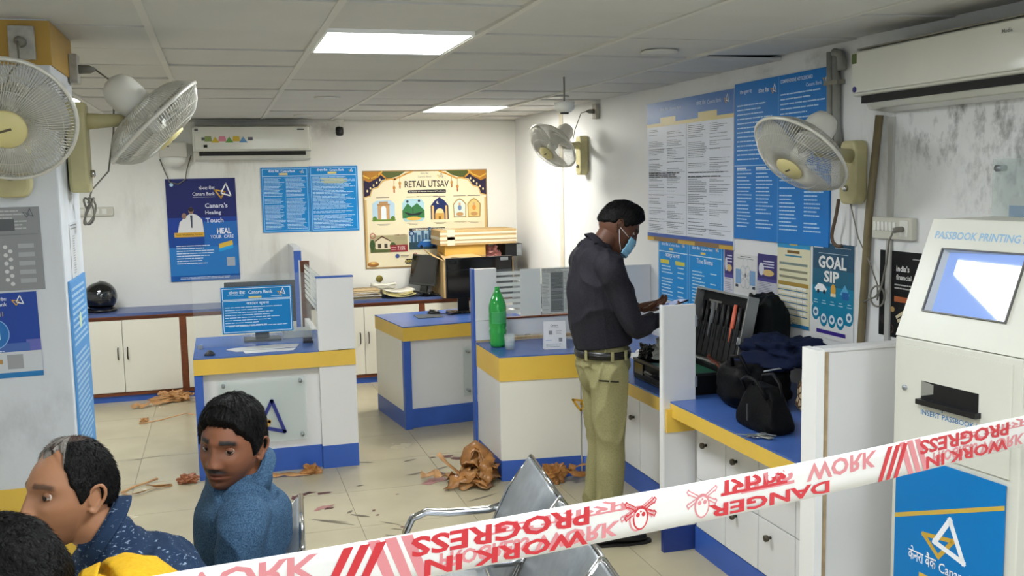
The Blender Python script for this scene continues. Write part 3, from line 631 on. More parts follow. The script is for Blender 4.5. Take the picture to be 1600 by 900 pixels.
s.done()
t = thing('wall_emblem', 'small round brass emblem on the rear wall above the paper stacks', 'emblem', (1.40, YB-.01, .87))
MB().lathe([(.001, 0), (.03, .002), (.032, .008), (.024, .012), (.001, .013)], mat('brass', '8a7c3c', .35, .8), 24, Matrix.Translation((1.40, YB-.001, .89)) @ WALLF['back'].to_4x4(), cap=False).build('disc', t)
# ================================================================== RIGHT WALL POSTERS
xr = XR-.001
def R(y, z): return (xr, y, z)
random.seed(11)
s = Sheet('notice_board', 'big notice board of two white printed sheets with glossy blue top on right wall', 'notice board', 'right', R(6.02, 1.37), 1.14, .89, 'dde2ec', t=.012)
s.rect(0, .755, 1.14, .89, '3f74b8'); s.rect(0, .735, 1.14, .757, 'd8c98e'); s.rect(.2, .757, .42, .79, 'd8c98e'); s.rect(.72, .757, .95, .79, 'd8c98e'); s.rect(0, 0, 1.14, .028, '8d7250'); s.rect(0, .0, .1, .022, 'd1a846'); s.rect(.45, .0, .68, .022, 'c8a450'); s.rect(.98, .0, 1.14, .022, 'd1a846'); s.rect(0, .028, 1.14, .05, '3f5fae')
s.text('केनरा बैंक  Canara Bank', .35, .83, 'c0d4ec', h=.022, w=.3); s.text('केनरा बैंक  Canara Bank', .85, .83, 'c0d4ec', h=.03, w=.3); s.logo(1.06, .84, .05)
s.rect(.565, .05, .572, .735, 'b4bac4')
for x0 in (.02, .585):
    y = .715
    for bi in range(9):
        hh = random.uniform(.04, .09)
        s.lines(x0+.01, x0+.25, y, y-hh, .0105, '70747c', th=.3, rag=.5, skip=.2); s.lines(x0+.28, x0+.53, y, y-hh, .0105, '7c8088', th=.3, rag=.7, skip=.25)
        y -= hh+.012
        if y < .09: break
        if bi % 2: s.rect(x0, y+.004, x0+.53, y+.006, '8a8e96')
for k in (0, 1):
    s.lines(.03+.565*k, .5+.565*k, .435, .40, .012, '3c4048', th=.5, rag=.2)
s.done()
# large blue two part board
s = Sheet('notice_board', 'large blue notice board behind the nearest right wall fan', 'notice board', 'right', R(4.875, 1.44), .885, .84, '1878c8', t=.01)
s.rect(.44, 0, .446, .84, '4d96d6'); s.rect(0, .395, .885, .40, 'a4cdee'); s.text('सेवा सूचना पट', .12, .775, 'e0eefa', h=.028); s.text('केनरा बैंक', .3, .77, 'e0eefa', h=.026); s.logo(.395, .78, .05); s.logo(.85, .785, .05); s.text('COMPREHENSIVE NOTICE BOARD', .6, .80, 'e0eefa', w=.28, h=.018); s.text('Canara Bank', .75, .765, 'c4def4', w=.13, h=.018)
s.lines(.03, .42, .74, .42, .024, 'b4d6f2', th=.28, rag=.5); s.lines(.46, .86, .74, .42, .024, 'b4d6f2', th=.28, rag=.45)
for x in (.03, .23, .46, .68): s.lines(x, x+.17, .37, .05, .019, 'b4d6f2', th=.34, rag=.4); s.rect(x, .378, x+.1, .387, 'dcecf8')
s.done()
# two small blue time notices
for k, (y, l, tt) in enumerate(((5.865, 'small light blue notice with yellow tags below the big white notice sheets', 'कार्य समय'), (5.435, 'small light blue notice titled Time Norms left of the purple leaflet', 'Time Norms'))):
    random.seed(20+k)
    s = Sheet('notice_board', l, 'notice board', 'right', R(y, .995), .425, .405, '1c8fd8', t=.006)
    s.frame(.008, .008, .417, .397, .004, '9fd2f2'); s.text('केनरा बैंक  Canara Bank', .18, .35, 'dceefa', w=.26, h=.022); s.logo(.36, .365, .035); s.rect(.16, .325, .22, .338, 'ddc96e'); s.rect(.01, .31, .415, .316, 'c4e4f6'); s.text(tt, .21, .27, 'eef6fc', w=.2, h=.03)
    if k == 0: s.rect(.03, .235, .16, .26, 'd9cc52'); s.rect(.25, .235, .38, .26, 'd9cc52')
    s.lines(.05, .22, .215, .03, .02, 'c4e4f6', th=.35, rag=.35, skip=.1); s.lines(.28, .38, .215, .03, .03, 'c4e4f6', th=.24, rag=.4, skip=.3); s.done()
def purple(l, y, z, w, h):
    s = Sheet('leaflet', l, 'leaflet', 'right', R(y, z), w, h, 'cfcfd8', t=.003)
    s.rect(0, h*.52, w, h, '3c3474'); s.ell(w*.55, h*.66, w*.3, h*.06, 'd8b878'); s.ell(w*.2, h*.72, w*.14, h*.12, 'd6d6e0'); s.rect(0, h*.49, w, h*.55, '514a96')
    for q in range(3): s.rect(w*.3, h*(.86-q*.05), w*.85, h*(.88-q*.05), 'd8d8ea')
    s.lines(w*.06, w*.94, h*.46, h*.05, h*.03, '9a9aac', th=.4); s.ell(w*.2, h*.1, w*.12, h*.04, 'c8c090'); s.done()
purple('purple and grey leaflet tucked beside the small blue notices', 4.992, 1.05, .1, .33); purple('purple and grey leaflet left of the cream tariff poster', 4.632, 1.085, .19, .285)
s = Sheet('leaflet', 'white leaflet with grey circle diagram between two purple leaflets', 'leaflet', 'right', R(4.885, 1.14), .245, .215, 'dcdcda', t=.003)
s.rect(0.02, .05, .08, .13, '7fa6d0'); s.rect(.17, .05, .23, .13, '7fa6d0')
for a in range(6): s.ring(.125+.045*math.cos(a*PI/3), .09+.04*math.sin(a*PI/3), .028, .003, 'b0b4b8')
s.ring(.125, .165, .03, .003, 'b8bcc0'); s.rect(.07, .2, .18, .204, '707070'); s.rect(.04, .19, .21, .193, '909090'); s.ell(.125, .1, .006, .014, '505860'); s.rect(.02, .03, .05, .045, '303848'); s.rect(.2, .03, .23, .045, '303848'); s.done()
s = Sheet('poster', 'cream tariff poster with blue and ochre table rows on the right wall', 'poster', 'right', R(4.436, 1.022), .29, .433, 'ded9b8', t=.004)
s.rect(0, .395, .29, .433, '2f96c8'); s.rect(.11, .41, .18, .425, 'd8c070'); s.rect(.09, .37, .2, .384, '7a5a24'); s.rect(.07, .353, .22, .361, '3f88a8')
for k, y in enumerate((.31, .275, .243)): s.rect(.02, y, .27, y+.012, '8d8a72' if k else '7c8a86')
s.rect(.01, .205, .28, .225, 'a98a3e')
for k in range(5): s.rect(.01, .055+k*.031, .275, .06+k*.031, '3673a0'); s.rect(.02, .068+k*.031, .26, .08+k*.031, 'efeee6')
for x in (.12, .18, .23): s.rect(x, .06, x+.002, .2, '8aa8b8')
s.rect(.01, .02, .04, .05, '3d7cb0'); s.lines(.05, .2, .045, .012, .008, '8c8c7c'); s.rect(0, 0, .29, .018, '2a76ac'); s.rect(0, .012, .14, .02, 'e6e2c8'); s.done()
s = Sheet('poster', 'teal GOAL SIP poster on the right wall under the fan mount', 'poster', 'right', R(4.122, 1.005), .325, .455, 'e2e2e0', t=.004)
s.poly([(0, .455), (0, .17), (.03, .10), (.3, .08), (.325, .14), (.325, .455)], '1f7ea2'); s.rect(0, .25, .325, .455, '23617c'); s.rect(0, .33, .325, .455, '28506a'); 
for k in range(5): s.ell(.03+k*.066, .125+(-.025 if k in (1, 2, 3) else 0), .033, .045, '1f7ea2', 16); s.ell(.03+k*.066, .12+(-.025 if k in (1, 2, 3) else 0), .022, .022, 'd5e2ea', 16); s.ell(.03+k*.066, .12+(-.025 if k in (1, 2, 3) else 0), .012, .01, '3a6c90', 12); s.rect(.012+k*.066, .165, .048+k*.066, .168, 'c8dde8'); s.rect(.018+k*.066, .178, .042+k*.066, .181, 'c8dde8')
s.text('GOAL', .16, .335, 'e4e6e4', w=.22, h=.06, bold=.035); s.text('SIP', .155, .27, 'e4e6e4', w=.12, h=.055, bold=.035); s.rect(.01, .43, .085, .448, 'e8e8e6'); s.rect(.18, .435, .3, .438, 'c2d0d8'); s.rect(.05, .405, .28, .408, 'a8bcc8')
s.poly([(.02, .235), (.05, .26), (.09, .258), (.12, .235), (.11, .222), (.03, .222)], 'eceef0'); s.ell(.05, .222, .01, .01, '22303a', 10); s.ell(.1, .222, .01, .01, '22303a', 10); s.ell(.17, .235, .02, .03, 'd3a246', 12); s.rect(.15, .205, .19, .22, 'e6d9b8'); s.poly([(.22, .22), (.26, .27), (.3, .22)], '57a0c8'); s.rect(.24, .2, .29, .235, '2d62a0')
s.rect(.04, .022, .27, .04, '40308a'); s.done()
s = Sheet('poster', 'black poster reading India\'s financial, half hidden by the kiosk', 'poster', 'right', R(3.618, 1.084), .36, .37, '141416', t=.004)
s.text("India's", .11, .285, 'e2e2e0', h=.026, align='LEFT', bold=.02); s.text('financial', .11, .25, 'dededc', h=.022, align='LEFT', bold=.015); s.lines(.10, .3, .225, .2, .014, 'b0b0ac', th=.4); s.rect(.1, .155, .3, .178, 'a85e38'); s.rect(.21, .34, .34, .344, 'b0b0b0')
s.ell(.09, .12, .014, .012, 'a88858', 10); s.ell(.03, .07, .022, .02, '2c2626', 12); s.ring(.08, .035, .02, .005, '55433c')
for a, b in (((.12, .09), (.17, .12)), ((.13, .075), (.19, .10)), ((.14, .05), (.19, .085))): s.line([a, b], .013, 'd0c3a0')
s.ell(.21, .075, .045, .05, 'cdbf9c', 16); s.done()
# acrylic notice frame above kiosk
t = thing('acrylic_frame', 'clear acrylic notice holder on the right wall above the kiosk', 'frame', (XR-.03, 2.70, 1.3))
MB().box(XR-.032, XR-.028, 2.42, 2.955, 1.28, 1.828, acryl).build('acrylic_plate', t)
for y in (2.93, 2.45):
    for z in (1.795, 1.31): MB().tube([(XR-.04, y, z), (XR, y, z)], .012, steel, 12).build('standoff', t)
s = Sheet('paper_sheet', 'white printed sheet with blue band inside the acrylic wall holder', 'paper', 'right', (XR-.012, 2.89, 1.33), .36, .36, 'd8d8d4', t=.002)
s.rect(0, .29, .36, .33, '3b80c4'); s.text('खाता खोलें', .06, .23, '5a5a5a', h=.03, align='LEFT'); s.text('में आपका', .06, .19, '5a5a5a', h=.026, align='LEFT'); s.lines(.04, .34, .15, .03, .03, '8a8a86', th=.35); s.done()
# ================================================================== COLUMN POSTERS
s = Sheet('poster', 'grey printed sheet with button icons taped high on the left column', 'poster', 'back', (-.93, 3.699, 1.44), .34, .285, '8d8f90', t=.002, tilt=.01)
s.lines(.15, .31, .27, .2, .012, 'b8baba'); s.rect(.2, .205, .26, .245, '5c5e60'); s.logo(.305, .262, .03, '6a6c70', '6a6c70'); s.rect(.0, .0, .12, .2, '6b6d70'); s.ell(.13, .06, .05, .06, '3a3b3e', 16)
for k in range(5): s.ell(.225, .15-k*.028, .007, .007, 'd0d0d0', 10); s.ell(.24, .135-k*.028, .007, .007, 'd0d0d0', 10); s.rect(.265, .145-k*.03, .315, .16-k*.03, 'a8aaac')
s.rect(.0, .19, .33, .193, '7a7c7e'); s.done()
s = Sheet('poster', 'dark blue ai1 app poster taped on the left column below the grey sheet', 'poster', 'back', (-1.0, 3.699, 1.135), .385, .295, '24469a', t=.002, tilt=.018)
s.rect(0, 0, .385, .018, '2a78b4'); s.rect(0, .018, .385, .09, 'c8ccd0'); s.rect(.34, .09, .385, .13, '6468b0'); s.rect(0, .09, .35, .12, '4a68ac'); s.text('केनरा बैंक', .29, .268, 'dfe4f0', h=.013, align='RIGHT'); s.text('Canara Bank', .29, .25, 'dfe4f0', h=.013, align='RIGHT', w=.09); s.logo(.325, .265, .035)
s.text('Canara ai1', .23, .215, 'b9a070', h=.016); s.ring(.235, .155, .055, .003, '8ab0dc', 32); s.ell(.235, .155, .052, .052, '2a6fb4', 30); s.text('ai1', .225, .135, 'e6eaf0', h=.045, w=.07, bold=.03); s.rect(.235, .14, .245, .195, 'd9ad45')
s.lines(.16, .3, .1, .085, .008, 'c8d4ec', th=.4); s.rect(.275, .03, .325, .08, '9a9c9e'); s.rect(.22, .05, .26, .065, 'b48a4c'); s.done()
random.seed(5)
s = Sheet('notice_board', 'long blue notice with slanting print on the side of the left column', 'notice board', 'side', (-.524, 3.74, .60), .42, .86, '5c9cd4', t=.006)
s.rect(0, 0, .42, .86, '4d94d2')
for y in np.arange(.03, .84, .022): s.lines(.02, .4, y, y-.003, .02, 'a8cdea', th=.5, rag=.25, skip=.05)
s.ell(.2, .7, .03, .03, 'cfe2b8'); s.done()
s = Sheet('paper_sheet', 'narrow white label strip on the side face of the left column', 'paper', 'side', (-.524, 3.86, 1.46), .22, .2, 'd0d2d2', t=.001); s.lines(.02, .2, .19, .17, .012, '7c7e80'); s.lines(.06, .12, .15, .01, .009, '8c8e90', th=.4); s.done()
# ================================================================== AIR CONDITIONERS (local: x right, y into wall, z up)
ac_m = mat('ac_shell', 'd6d6ca', .3, nscale=4, namt=.03, coat=.4); acd = mat('ac_dark', '1c1c1a', .7); dust = mat('dusty_grey', '8b887c', .8, nscale=14, namt=.2)
def aircon(label, loc, rz, w, h, d):
    t = thing('air_conditioner', label, 'air conditioner', loc, rz)
    X = Matrix(((0, 0, 1, 0), (1, 0, 0, 0), (0, 1, 0, 0), (0, 0, 0, 1)))
    prof = [(d, h), (.02, h), (.004, h-.02), (0, h*.5), (.008, h*.27), (.02, h*.25), (.06, h*.24), (.09, h*.04), (d-.03, 0), (d, 0)]
    MB().prism(prof, w, ac_m, X).build('shell', t, world=False, bev=.004)
    MB().box(.015, w-.015, -.006, .006, h*.3, h*.97, ac_m).build('front_cover', t, world=False, bev=.008)
    MB().box(.05, w-.05, .016, .05, h*.13, h*.25, acd).build('air_outlet', t, world=False)
    MB().add([(.07, .022, h*.16), (w-.07, .022, h*.16), (w-.07, .055, h*.045), (.07, .055, h*.045), (.07, .026, h*.165), (w-.07, .026, h*.165), (w-.07, .06, h*.05), (.07, .06, h*.05)], [(0, 1, 2, 3), (4, 5, 6, 7), (0, 1, 5, 4), (2, 3, 7, 6), (0, 3, 7, 4), (1, 2, 6, 5)], ac_m).build('louver', t, world=False)
    MB().box(.03, w-.03, .004, d-.01, h, h+.006, dust).build('top_grille', t, world=False)
    return t
t = aircon('white wall air conditioner with coloured stickers on the rear wall', (-.19, 8.88, 2.0), 0, 1.0, .295, .198)
st = MB()
for k, c in enumerate(('8a9a5a', 'c8b040', 'd88a9a', '6a9a4a', 'd0b040', '6a9ac8')):
    x = .13+k*.058; 
    if k % 2: st.add([(x-.035, -.0075, .15), (x+.035, -.0075, .15), (x, -.0075, .20)], [(0, 1, 2)], flat(c))
    else: st.add([(x-.032, -.0078, .16), (x+.032, -.0078, .16), (x+.025, -.0078, .205), (x-.025, -.0078, .205)], [(0, 1, 2, 3)], flat(c))
st.box(.075, .12, -.0075, -.0065, .168, .195, flat('5c605c')); st.box(.46, .5, -.0075, -.0065, .168, .195, flat('5c5c66'))
st.build('sticker', t, world=False)
lt = MB()
for x, s_ in zip((.155, .21, .265, .32, .375), 'CLAEX'):
    pass
lt.tube([(.09, -.009, .12), (.12, -.009, .12)], .012, acd, 10); lt.box(.02, .05, -.008, -.0065, .25, .27, flat('5a5a58')); lt.box(.88, .94, -.008, -.0065, .255, .266, flat('4a4a48')); lt.build('badge', t, world=False)
t = aircon('large white wall air conditioner high on the right wall above the kiosk', (2.55, 3.575, 2.04), -PI/2, .98, .25, .198)
MB().box(.015, .045, -.0085, -.007, .195, .235, flat('5c6a3c')).build('energy_sticker', t, world=False)
MB().tube([(.035, -.009, .09), (.035, -.006, .09)], .012, flat('3c3c7c'), 14).build('badge', t, world=False)
s = Sheet('badge_print', None, None, None, None, .12, .02, ac_m, t=.0003, parent=t, M=Matrix.Translation((.82, -.0065, .2)) @ Matrix.Rotation(PI/2, 4, 'X'), m=ac_m); s.text('Media', .01, .003, '6a6a68', h=.014, align='LEFT'); s.done()
# pipes
pm = mat('grey_conduit', '8d8d86', .5, nscale=10, namt=.2); bpm = mat('brown_pipe', '75694c', .5, nscale=10, namt=.2)
t = thing('wall_conduit', 'pair of grey conduits running down the right wall from the ceiling to the fan', 'pipe', (XR-.02, 3.95, 1.5))
for y in (3.97, 3.925): MB().tube([(XR-.03, y, 2.34), (XR-.022, y, 2.0), (XR-.022, y-.03, 1.86)], .018, pm, 10).build('pipe', t)
MB().tube([(XR-.03, 3.88, 2.25), (XR-.03, 3.89, 2.32), (XR-.03, 3.94, 2.335)], .02, pm, 10).build('pipe', t)
for z in (2.2, 1.92): MB().box(XR-.045, XR-.002, 3.895, 4.0, z-.01, z+.01, dust).build('strap', t)
for y in (3.84, 3.80): MB().box(XR-.014, XR-.001, y-.012, y+.012, 1.46, 1.66, white_lam).build('casing', t)
o = MB().tube([(XR-.03, 3.61, 2.03), (XR-.025, 3.675, 1.6), (XR-.022, 3.72, 1.0), (XR-.022, 3.735, .737)], .017, bpm, 10).build('drain_pipe'); tag(center_origin(o), 'brown drain pipe running down the right wall left of the switchboard', 'pipe')
o = MB().box(XR-.014, XR-.001, 3.54, 3.57, .9, 2.02, mat('casing_grey', 'b2b2ac', .5)).build('wire_casing'); tag(center_origin(o), 'thin grey wire casing on the right wall running behind the switchboard', 'casing')
# hanging cable by fan
o = MB().tube([(XR-.05, 3.86, 1.67), (XR-.05, 3.866, 1.64), (XR-.05, 3.876, 1.60), (XR-.05, 3.89, 1.56), (XR-.048, 3.905, 1.53), (XR-.045, 3.915, 1.50), (XR-.042, 3.912, 1.475), (XR-.038, 3.895, 1.458), (XR-.034, 3.875, 1.452), (XR-.03, 3.858, 1.458)], .008, mat('brown_cable', '5b4a3a', .6), 8).build('hanging_cable'); tag(center_origin(o), 'dark cable curling under the nearest right wall fan over the blue board', 'cable')
def switchboard(label, y0, y1, z0, z1, n):
    t = thing('switchboard', label, 'switchboard', (XR-.02, (y0+y1)/2, z0))
    MB().box(XR-.03, XR-.001, y1, y0, z0, z1, mat('board_white', 'c9c7ba', .4)).build('plate', t, bev=.004)
    L = y0-y1
    for k in range(n): MB().box(XR-.038, XR-.029, y0-L*(.09+k*.1)-.012, y0-L*(.09+k*.1)+.006, z0+.035, z1-.02, white_pl).build('switch', t, bev=.002)
    MB().box(XR-.034, XR-.029, y1+.02, y1+.07, z0+.015, z1-.012, white_pl).build('socket', t)
    return t
t = switchboard('switchboard with a row of switches and one plug on the right wall above the kiosk', 3.645, 3.39, 1.505, 1.598, 6)
MB().tube([(XR-.034, 3.44, 1.55), (XR-.06, 3.44, 1.55), (XR-.07, 3.45, 1.545)], .012, cable_g, 8).build('plug', t)
o = MB().tube([(XR-.07, 3.45, 1.545), (XR-.06, 3.49, 1.5), (XR-.04, 3.53, 1.40), (XR-.04, 3.56, 1.30), (XR-.04, 3.585, 1.24)]+[(XR-.04-.01*math.sin(a), 3.585+.035*math.sin(a), 1.255+.045*math.cos(a)) for a in np.linspace(0, 12, 30)]+[(XR-.04, 3.6, 1.25), (XR-.04, 3.68, 1.22)], .004, cable_g, 6).build('cord', t)
# sockets with plugs
def socket(label, loc, rz, cord):
    t = thing('power_socket', label, 'socket', loc, rz)
    MB().box(-.04, .04, -.03, 0, -.055, .055, mat('socket_grey', 'a9a69c', .5, nscale=30, namt=.2)).build('box', t, world=False, bev=.003)
    MB().tube([(0, -.03, 0), (0, -.07, 0), (0, -.09, 0)], [.018, .016, .006], cable_g, 10).build('plug', t, world=False)
    if cord: MB().tube(cord, .0035, cable_g, 6).build('cord', t)
    return t
# ================================================================== WALL FANS
wire = mat('fan_wire', 'c9c7bd', .35, .3); ringm = mat('fan_ring', 'd4d2c8', .3, .2); blade_m = mat('fan_blade', 'cfcfc8', .25, alpha=.8); badge_m = mat('fan_badge', 'd3c88e', .4)
def fan(label, C, n, mount, mdir, R_=.215, elbow=None, mh=.30, wiredense=110, roll=.3, wirec=None):
    """C hub centre, n facing direction, mount = top centre of the wall plate, mdir = wall outward normal"""
    C = Vector(C); n = Vector(n).normalized(); mdir = Vector(mdir)
    W = wirec or wire
    t = thing('wall_fan', label, 'fan', (mount[0], mount[1], mount[2]-mh))
    X = Matrix.Translation(C) @ rotm(n, Vector((0, 0, 1)).cross(n)) @ Matrix.Rotation(roll, 4, 'Z')
    g = MB(); D1, D2 = .082, .078
    def wp(k, tt, side):
        a = 2*PI*k/wiredense
        r0 = .055; r = r0+(R_-r0)*tt; z = (D1*(1-tt**3.2) if side > 0 else -D2*(1-tt**3.2))
        a2 = a+(.22*(1-tt) if side > 0 else -.1*(1-tt))
        return X @ Vector((r*math.cos(a2), r*math.sin(a2), z))
    for side in (1, -1):
        for k in range(wiredense): g.tube([wp(k, q, side) for q in (0, .3, .55, .75, .9, 1)], .0013, W, 4)
        for rr in (.45, .75): 
            tt = rr; g.tube([X @ Vector(((.055+(R_-.055)*tt)*math.cos(a), (.055+(R_-.055)*tt)*math.sin(a), (D1 if side > 0 else -D2)*(1-tt**3.2))) for a in np.linspace(0, 2*PI, 36)[:-1]], .0013, W, 4, closed=True)
    g.build('guard', t)
    MB().tube([X @ Vector((R_*math.cos(a), R_*math.sin(a), 0)) for a in np.linspace(0, 2*PI, 48)[:-1]], .0075, ringm, 8, closed=True).build('rim', t)
    MB().lathe([(.058, D1-.008), (.06, D1), (.056, D1+.008), (.02, D1+.012), (.001, D1+.012)], badge_m, 28, X).build('badge', t)
    MB().box(-.018, .018, -.003, .004, D1+.012, D1+.0135, flat('5a5244'), X).build('badge_print', t)
    # blades
    for b in range(3):
        vs = []; nu, nv = 8, 5
        for i in range(nu):
            for j in range(nv):
                r = .03+(R_-.05)*i/(nu-1); wd = .35+.75*math.sin(PI*min(1, (i+1)/nu*.75)); a = 2*PI*b/3+(j/(nv-1)-.5)*wd*1.2
                vs.append(X @ Vector((r*math.cos(a), r*math.sin(a), (j/(nv-1)-.5)*.05)))
        MB().add(vs, [(i*nv+j, i*nv+j+1, (i+1)*nv+j+1, (i+1)*nv+j) for i in range(nu-1) for j in range(nv-1)], blade_m, True).build('blade', t, solid=.002)
    MB().lathe([(.001, .04), (.02, .04), (.036, .02), (.038, -.02)], white_pl, 20, X).build('hub', t)
    MB().lathe([(.04, -D2+.01), (.062, -D2), (.068, -D2-.04), (.066, -D2-.09), (.05, -D2-.125), (.02, -D2-.14), (.001, -D2-.142)], mat('motor_shell', 'dedcd2', .3), 28, X).build('motor_housing', t)
    # arm & mount
    m = Vector(mount); back = X @ Vector((0, 0, -D2-.06)); low = back+Vector((0, 0, -.09))
    side = Vector((0, 0, 1)).cross(mdir)
    MB().tube([back, (back+low)/2+mdir*.01, low], [.03, .024, .022], mat('motor_shell', 'dedcd2', .3), 12).build('neck', t)
    MB().tube([low, low*.5+(m+mdir*.03+Vector((0, 0, -.07)))*.5, m+mdir*.03+Vector((0, 0, -.07))], [.022, .026, .034], cream_pl, 12).build('arm', t)
    F = Matrix.Identity(4); 
    for i in range(3): F[i][0] = side[i]; F[i][1] = Vector((0, 0, 1))[i]; F[i][2] = mdir[i]; F[i][3] = m[i]
    w1, w2 = .045, .058
    pl = [(-w1, 0), (w1, 0), (w2, -.04), (w2, -mh+.03), (w2*.7, -mh), (-w2*.7, -mh), (-w2, -mh+.03), (-w2, -.04)]
    MB().prism(pl, .07, cream_pl, F).build('wall_mount', t, bev=.012)
    MB().lathe([(.014, .07), (.014, .082), (.010, .086), (.001, .086)], chrome, 16, F @ Matrix.Translation((0, -mh+.07, 0))).build('knob', t)
    return t
t = fan('near right wall fan with cream badge in front of the blue notice board', (2.341, 3.619, 1.87), (-.684, -.102, -.722), (XR-.001, 3.775, 1.93), (-1, 0, 0), .215, mh=.28)
MB().tube([(XR-.04, 3.79, 1.66), (XR-.03, 3.74, 1.5), (XR-.03, 3.66, 1.4), (XR-.035, 3.59, 1.3)], .003, cable_g, 6).build('cord', t)
fan('small looking far right wall fan facing down near the rear corner', (2.42, 7.02, 2.03), (-.71, -.263, -.653), (XR-.001, 7.18, 2.11), (-1, 0, 0), .205, mh=.30)
fan('edge on wall fan tilted down on the side of the left column', (-.219, 4.0, 2.03), (.695, .02, -.718), (-.519, 3.95, 2.10), (1, 0, 0), .215, mh=.33)
fan('wall fan at the left picture edge facing the camera on the column front', (-.605, 3.36, 2.0), (.04, -.915, -.401), (-.66, 3.698, 2.06), (0, -1, 0), .192, mh=.30)
socket('grey power socket with plug high on the side of the left column', (-.519, 4.14, 2.24), PI/2, [(-.43, 4.14, 2.24), (-.38, 4.14, 2.2), (-.37, 4.12, 2.1), (-.375, 4.1, 2.0), (-.40, 4.08, 1.85), (-.46, 4.05, 1.78), (-.475, 4.03, 1.73)])
socket('blackened grey power socket on the ochre band of the left column front', (-.605, 3.693, 2.275), 0, [(-.605, 3.6, 2.27), (-.6, 3.58, 2.2), (-.64, 3.6, 2.16), (-.66, 3.65, 2.1)])
socket('small grey socket with plug on the right wall above the far fan', (XR-.002, 6.93, 2.28), -PI/2, [(XR-.09, 6.93, 2.28), (XR-.12, 6.97, 2.27), (XR-.13, 7.08, 2.15), (XR-.12, 7.15, 2.08)])
o = MB().tube([(-.47+.02*math.sin(a*1.3), 4.02+.03*math.sin(a), 1.70+.05*math.cos(a)) for a in np.linspace(0, 14, 40)], .004, cable_g, 6).build('cable_loop'); tag(center_origin(o), 'knotted grey cable loop hanging under the column side fan', 'cable')
t = thing('socket_strip', 'dusty white socket strip on the rear wall behind the left column', 'socket', (-1.0, YB-.02, 1.58))
MB().box(-1.25, -.87, YB-.03, YB-.001, 1.545, 1.62, mat('board_white', 'c9c7ba', .4)).build('plate', t, bev=.004)
for k in range(5): MB().box(-1.2+k*.06, -1.165+k*.06, YB-.036, YB-.029, 1.56, 1.605, white_pl).build('switch', t)
# stabiliser box and strings by the rear air conditioner
t = thing('junction_unit', 'grey white junction housing beside the rear wall air conditioner', 'box', (-.40, 8.95, 1.98))
MB().box(-.47, -.24, 8.93, YB-.001, 2.03, 2.16, mat('board_white', 'c9c7ba', .4)).build('housing', t, bev=.01)
MB().lathe([(.001, -.09), (.05, -.085), (.09, -.05), (.11, 0)], white_pl, 24, Matrix.Translation((-.355, 8.99, 2.03))).build('cone', t)
for x in (-.42, -.39): MB().tube([(x, 8.925, 2.12), (x, 8.93, 2.13)], .006, acd, 8).build('indicator', t)
o = MB().tube([(-.47, 9.04, 2.02), (-.43, 9.05, 1.9), (-.40, 9.06, 1.82), (-.33, 9.06, 1.80), (-.27, 9.06, 1.84), (-.25, 9.05, 1.93), (-.21, 9.04, 2.05)], .005, cable_g, 6).build('hanging_string'); tag(center_origin(o), 'grey string looping down from the rear air conditioner to the healing poster', 'string')
# ================================================================== BENCHES
def bench(label, T0, d, n, sw=.495, z=.8, arms=None):
    T0 = Vector(T0); d = Vector(d).normalized(); T0 = T0+d*sw*n; d = -d; q = Vector((0, 0, 1)).cross(d)  # from the near end to the far end; q: facing
    M = Matrix.Identity(4)
    for i in range(3): M[i][0] = d[i]; M[i][1] = q[i]; M[i][2] = (0, 0, 1)[i]
    M[0][3], M[1][3], M[2][3] = T0.x, T0.y, 0
    t = thing('steel_bench', label, 'bench', None, M=M)
    for k in range(n):
        x0 = k*sw+.012; x1 = (k+1)*sw-.012
        P = lambda u, prof: [(u, *p) for p in prof]
        def slab(prof, name, m, th):
            def fn(a, b):
                kk = a*(len(prof)-1); i = min(int(kk), len(prof)-2); f = kk-i
                y = prof[i][0]*(1-f)+prof[i+1][0]*f; zz = prof[i][1]*(1-f)+prof[i+1][1]*f
                return Vector((x0+(x1-x0)*b, y, zz))
            o = MB().grid(fn, len(prof)*3-2, 4, m).build(name, t, world=False, solid=th); return o
        slab([(.0, z), (.014, z-.006), (.085, z-.11), (.17, z-.28), (.19, z-.345)], 'backrest', steel, .012)
        slab([(.19, .44), (.22, .425), (.40, .43), (.56, .45), (.585, .43)], 'seat', steel, .012)
        for xx in (x0, x1): MB().tube([(xx, -.002, z-.003), (xx, .08, z-.11), (xx, .165, z-.28), (xx, .19, .445), (xx, .22, .425), (xx, .4, .43), (xx, .57, .45)], .011, chrome, 8).build('side_tube', t, world=False)
        MB().tube([(x0, 0, z), (x1, 0, z)], .008, chrome, 8).build('top_tube', t, world=False)
    MB().box(-.02, n*sw+.02, .33, .39, .36, .41, mat('beam_grey', '55585c', .4, .5)).build('beam', t, world=False)
    for k in range(n+1):
        if arms and k not in arms: continue
        x = k*sw; MB().tube([(x, .115, z-.18), (x, .16, z-.19), (x, .30, z-.19), (x, .38, z-.18), (x, .43, z-.20), (x, .455, z-.25), (x, .45, z-.32), (x, .40, .40)], .0145, chrome, 10).build('armrest', t, world=False)
    for k in (.5, n-.5):
        x = k*sw; MB().tube([(x, .36, .37), (x, .36, .05)], .03, mat('beam_grey', '55585c', .4, .5), 10).build('leg', t, world=False)
        MB().tube([(x, .08, .012), (x, .2, .035), (x, .36, .06), (x, .5, .035), (x, .62, .012)], .016, chrome, 8).build('foot', t, world=False)
    return t
bench('steel waiting bench with three empty seats right of the seated men', (1.03, 3.285, 0), (-.115, -.994, 0), 3)
bench('steel waiting bench the seated men are sitting on', (.205, 3.12, 0), (-.07, -.997, 0), 4)
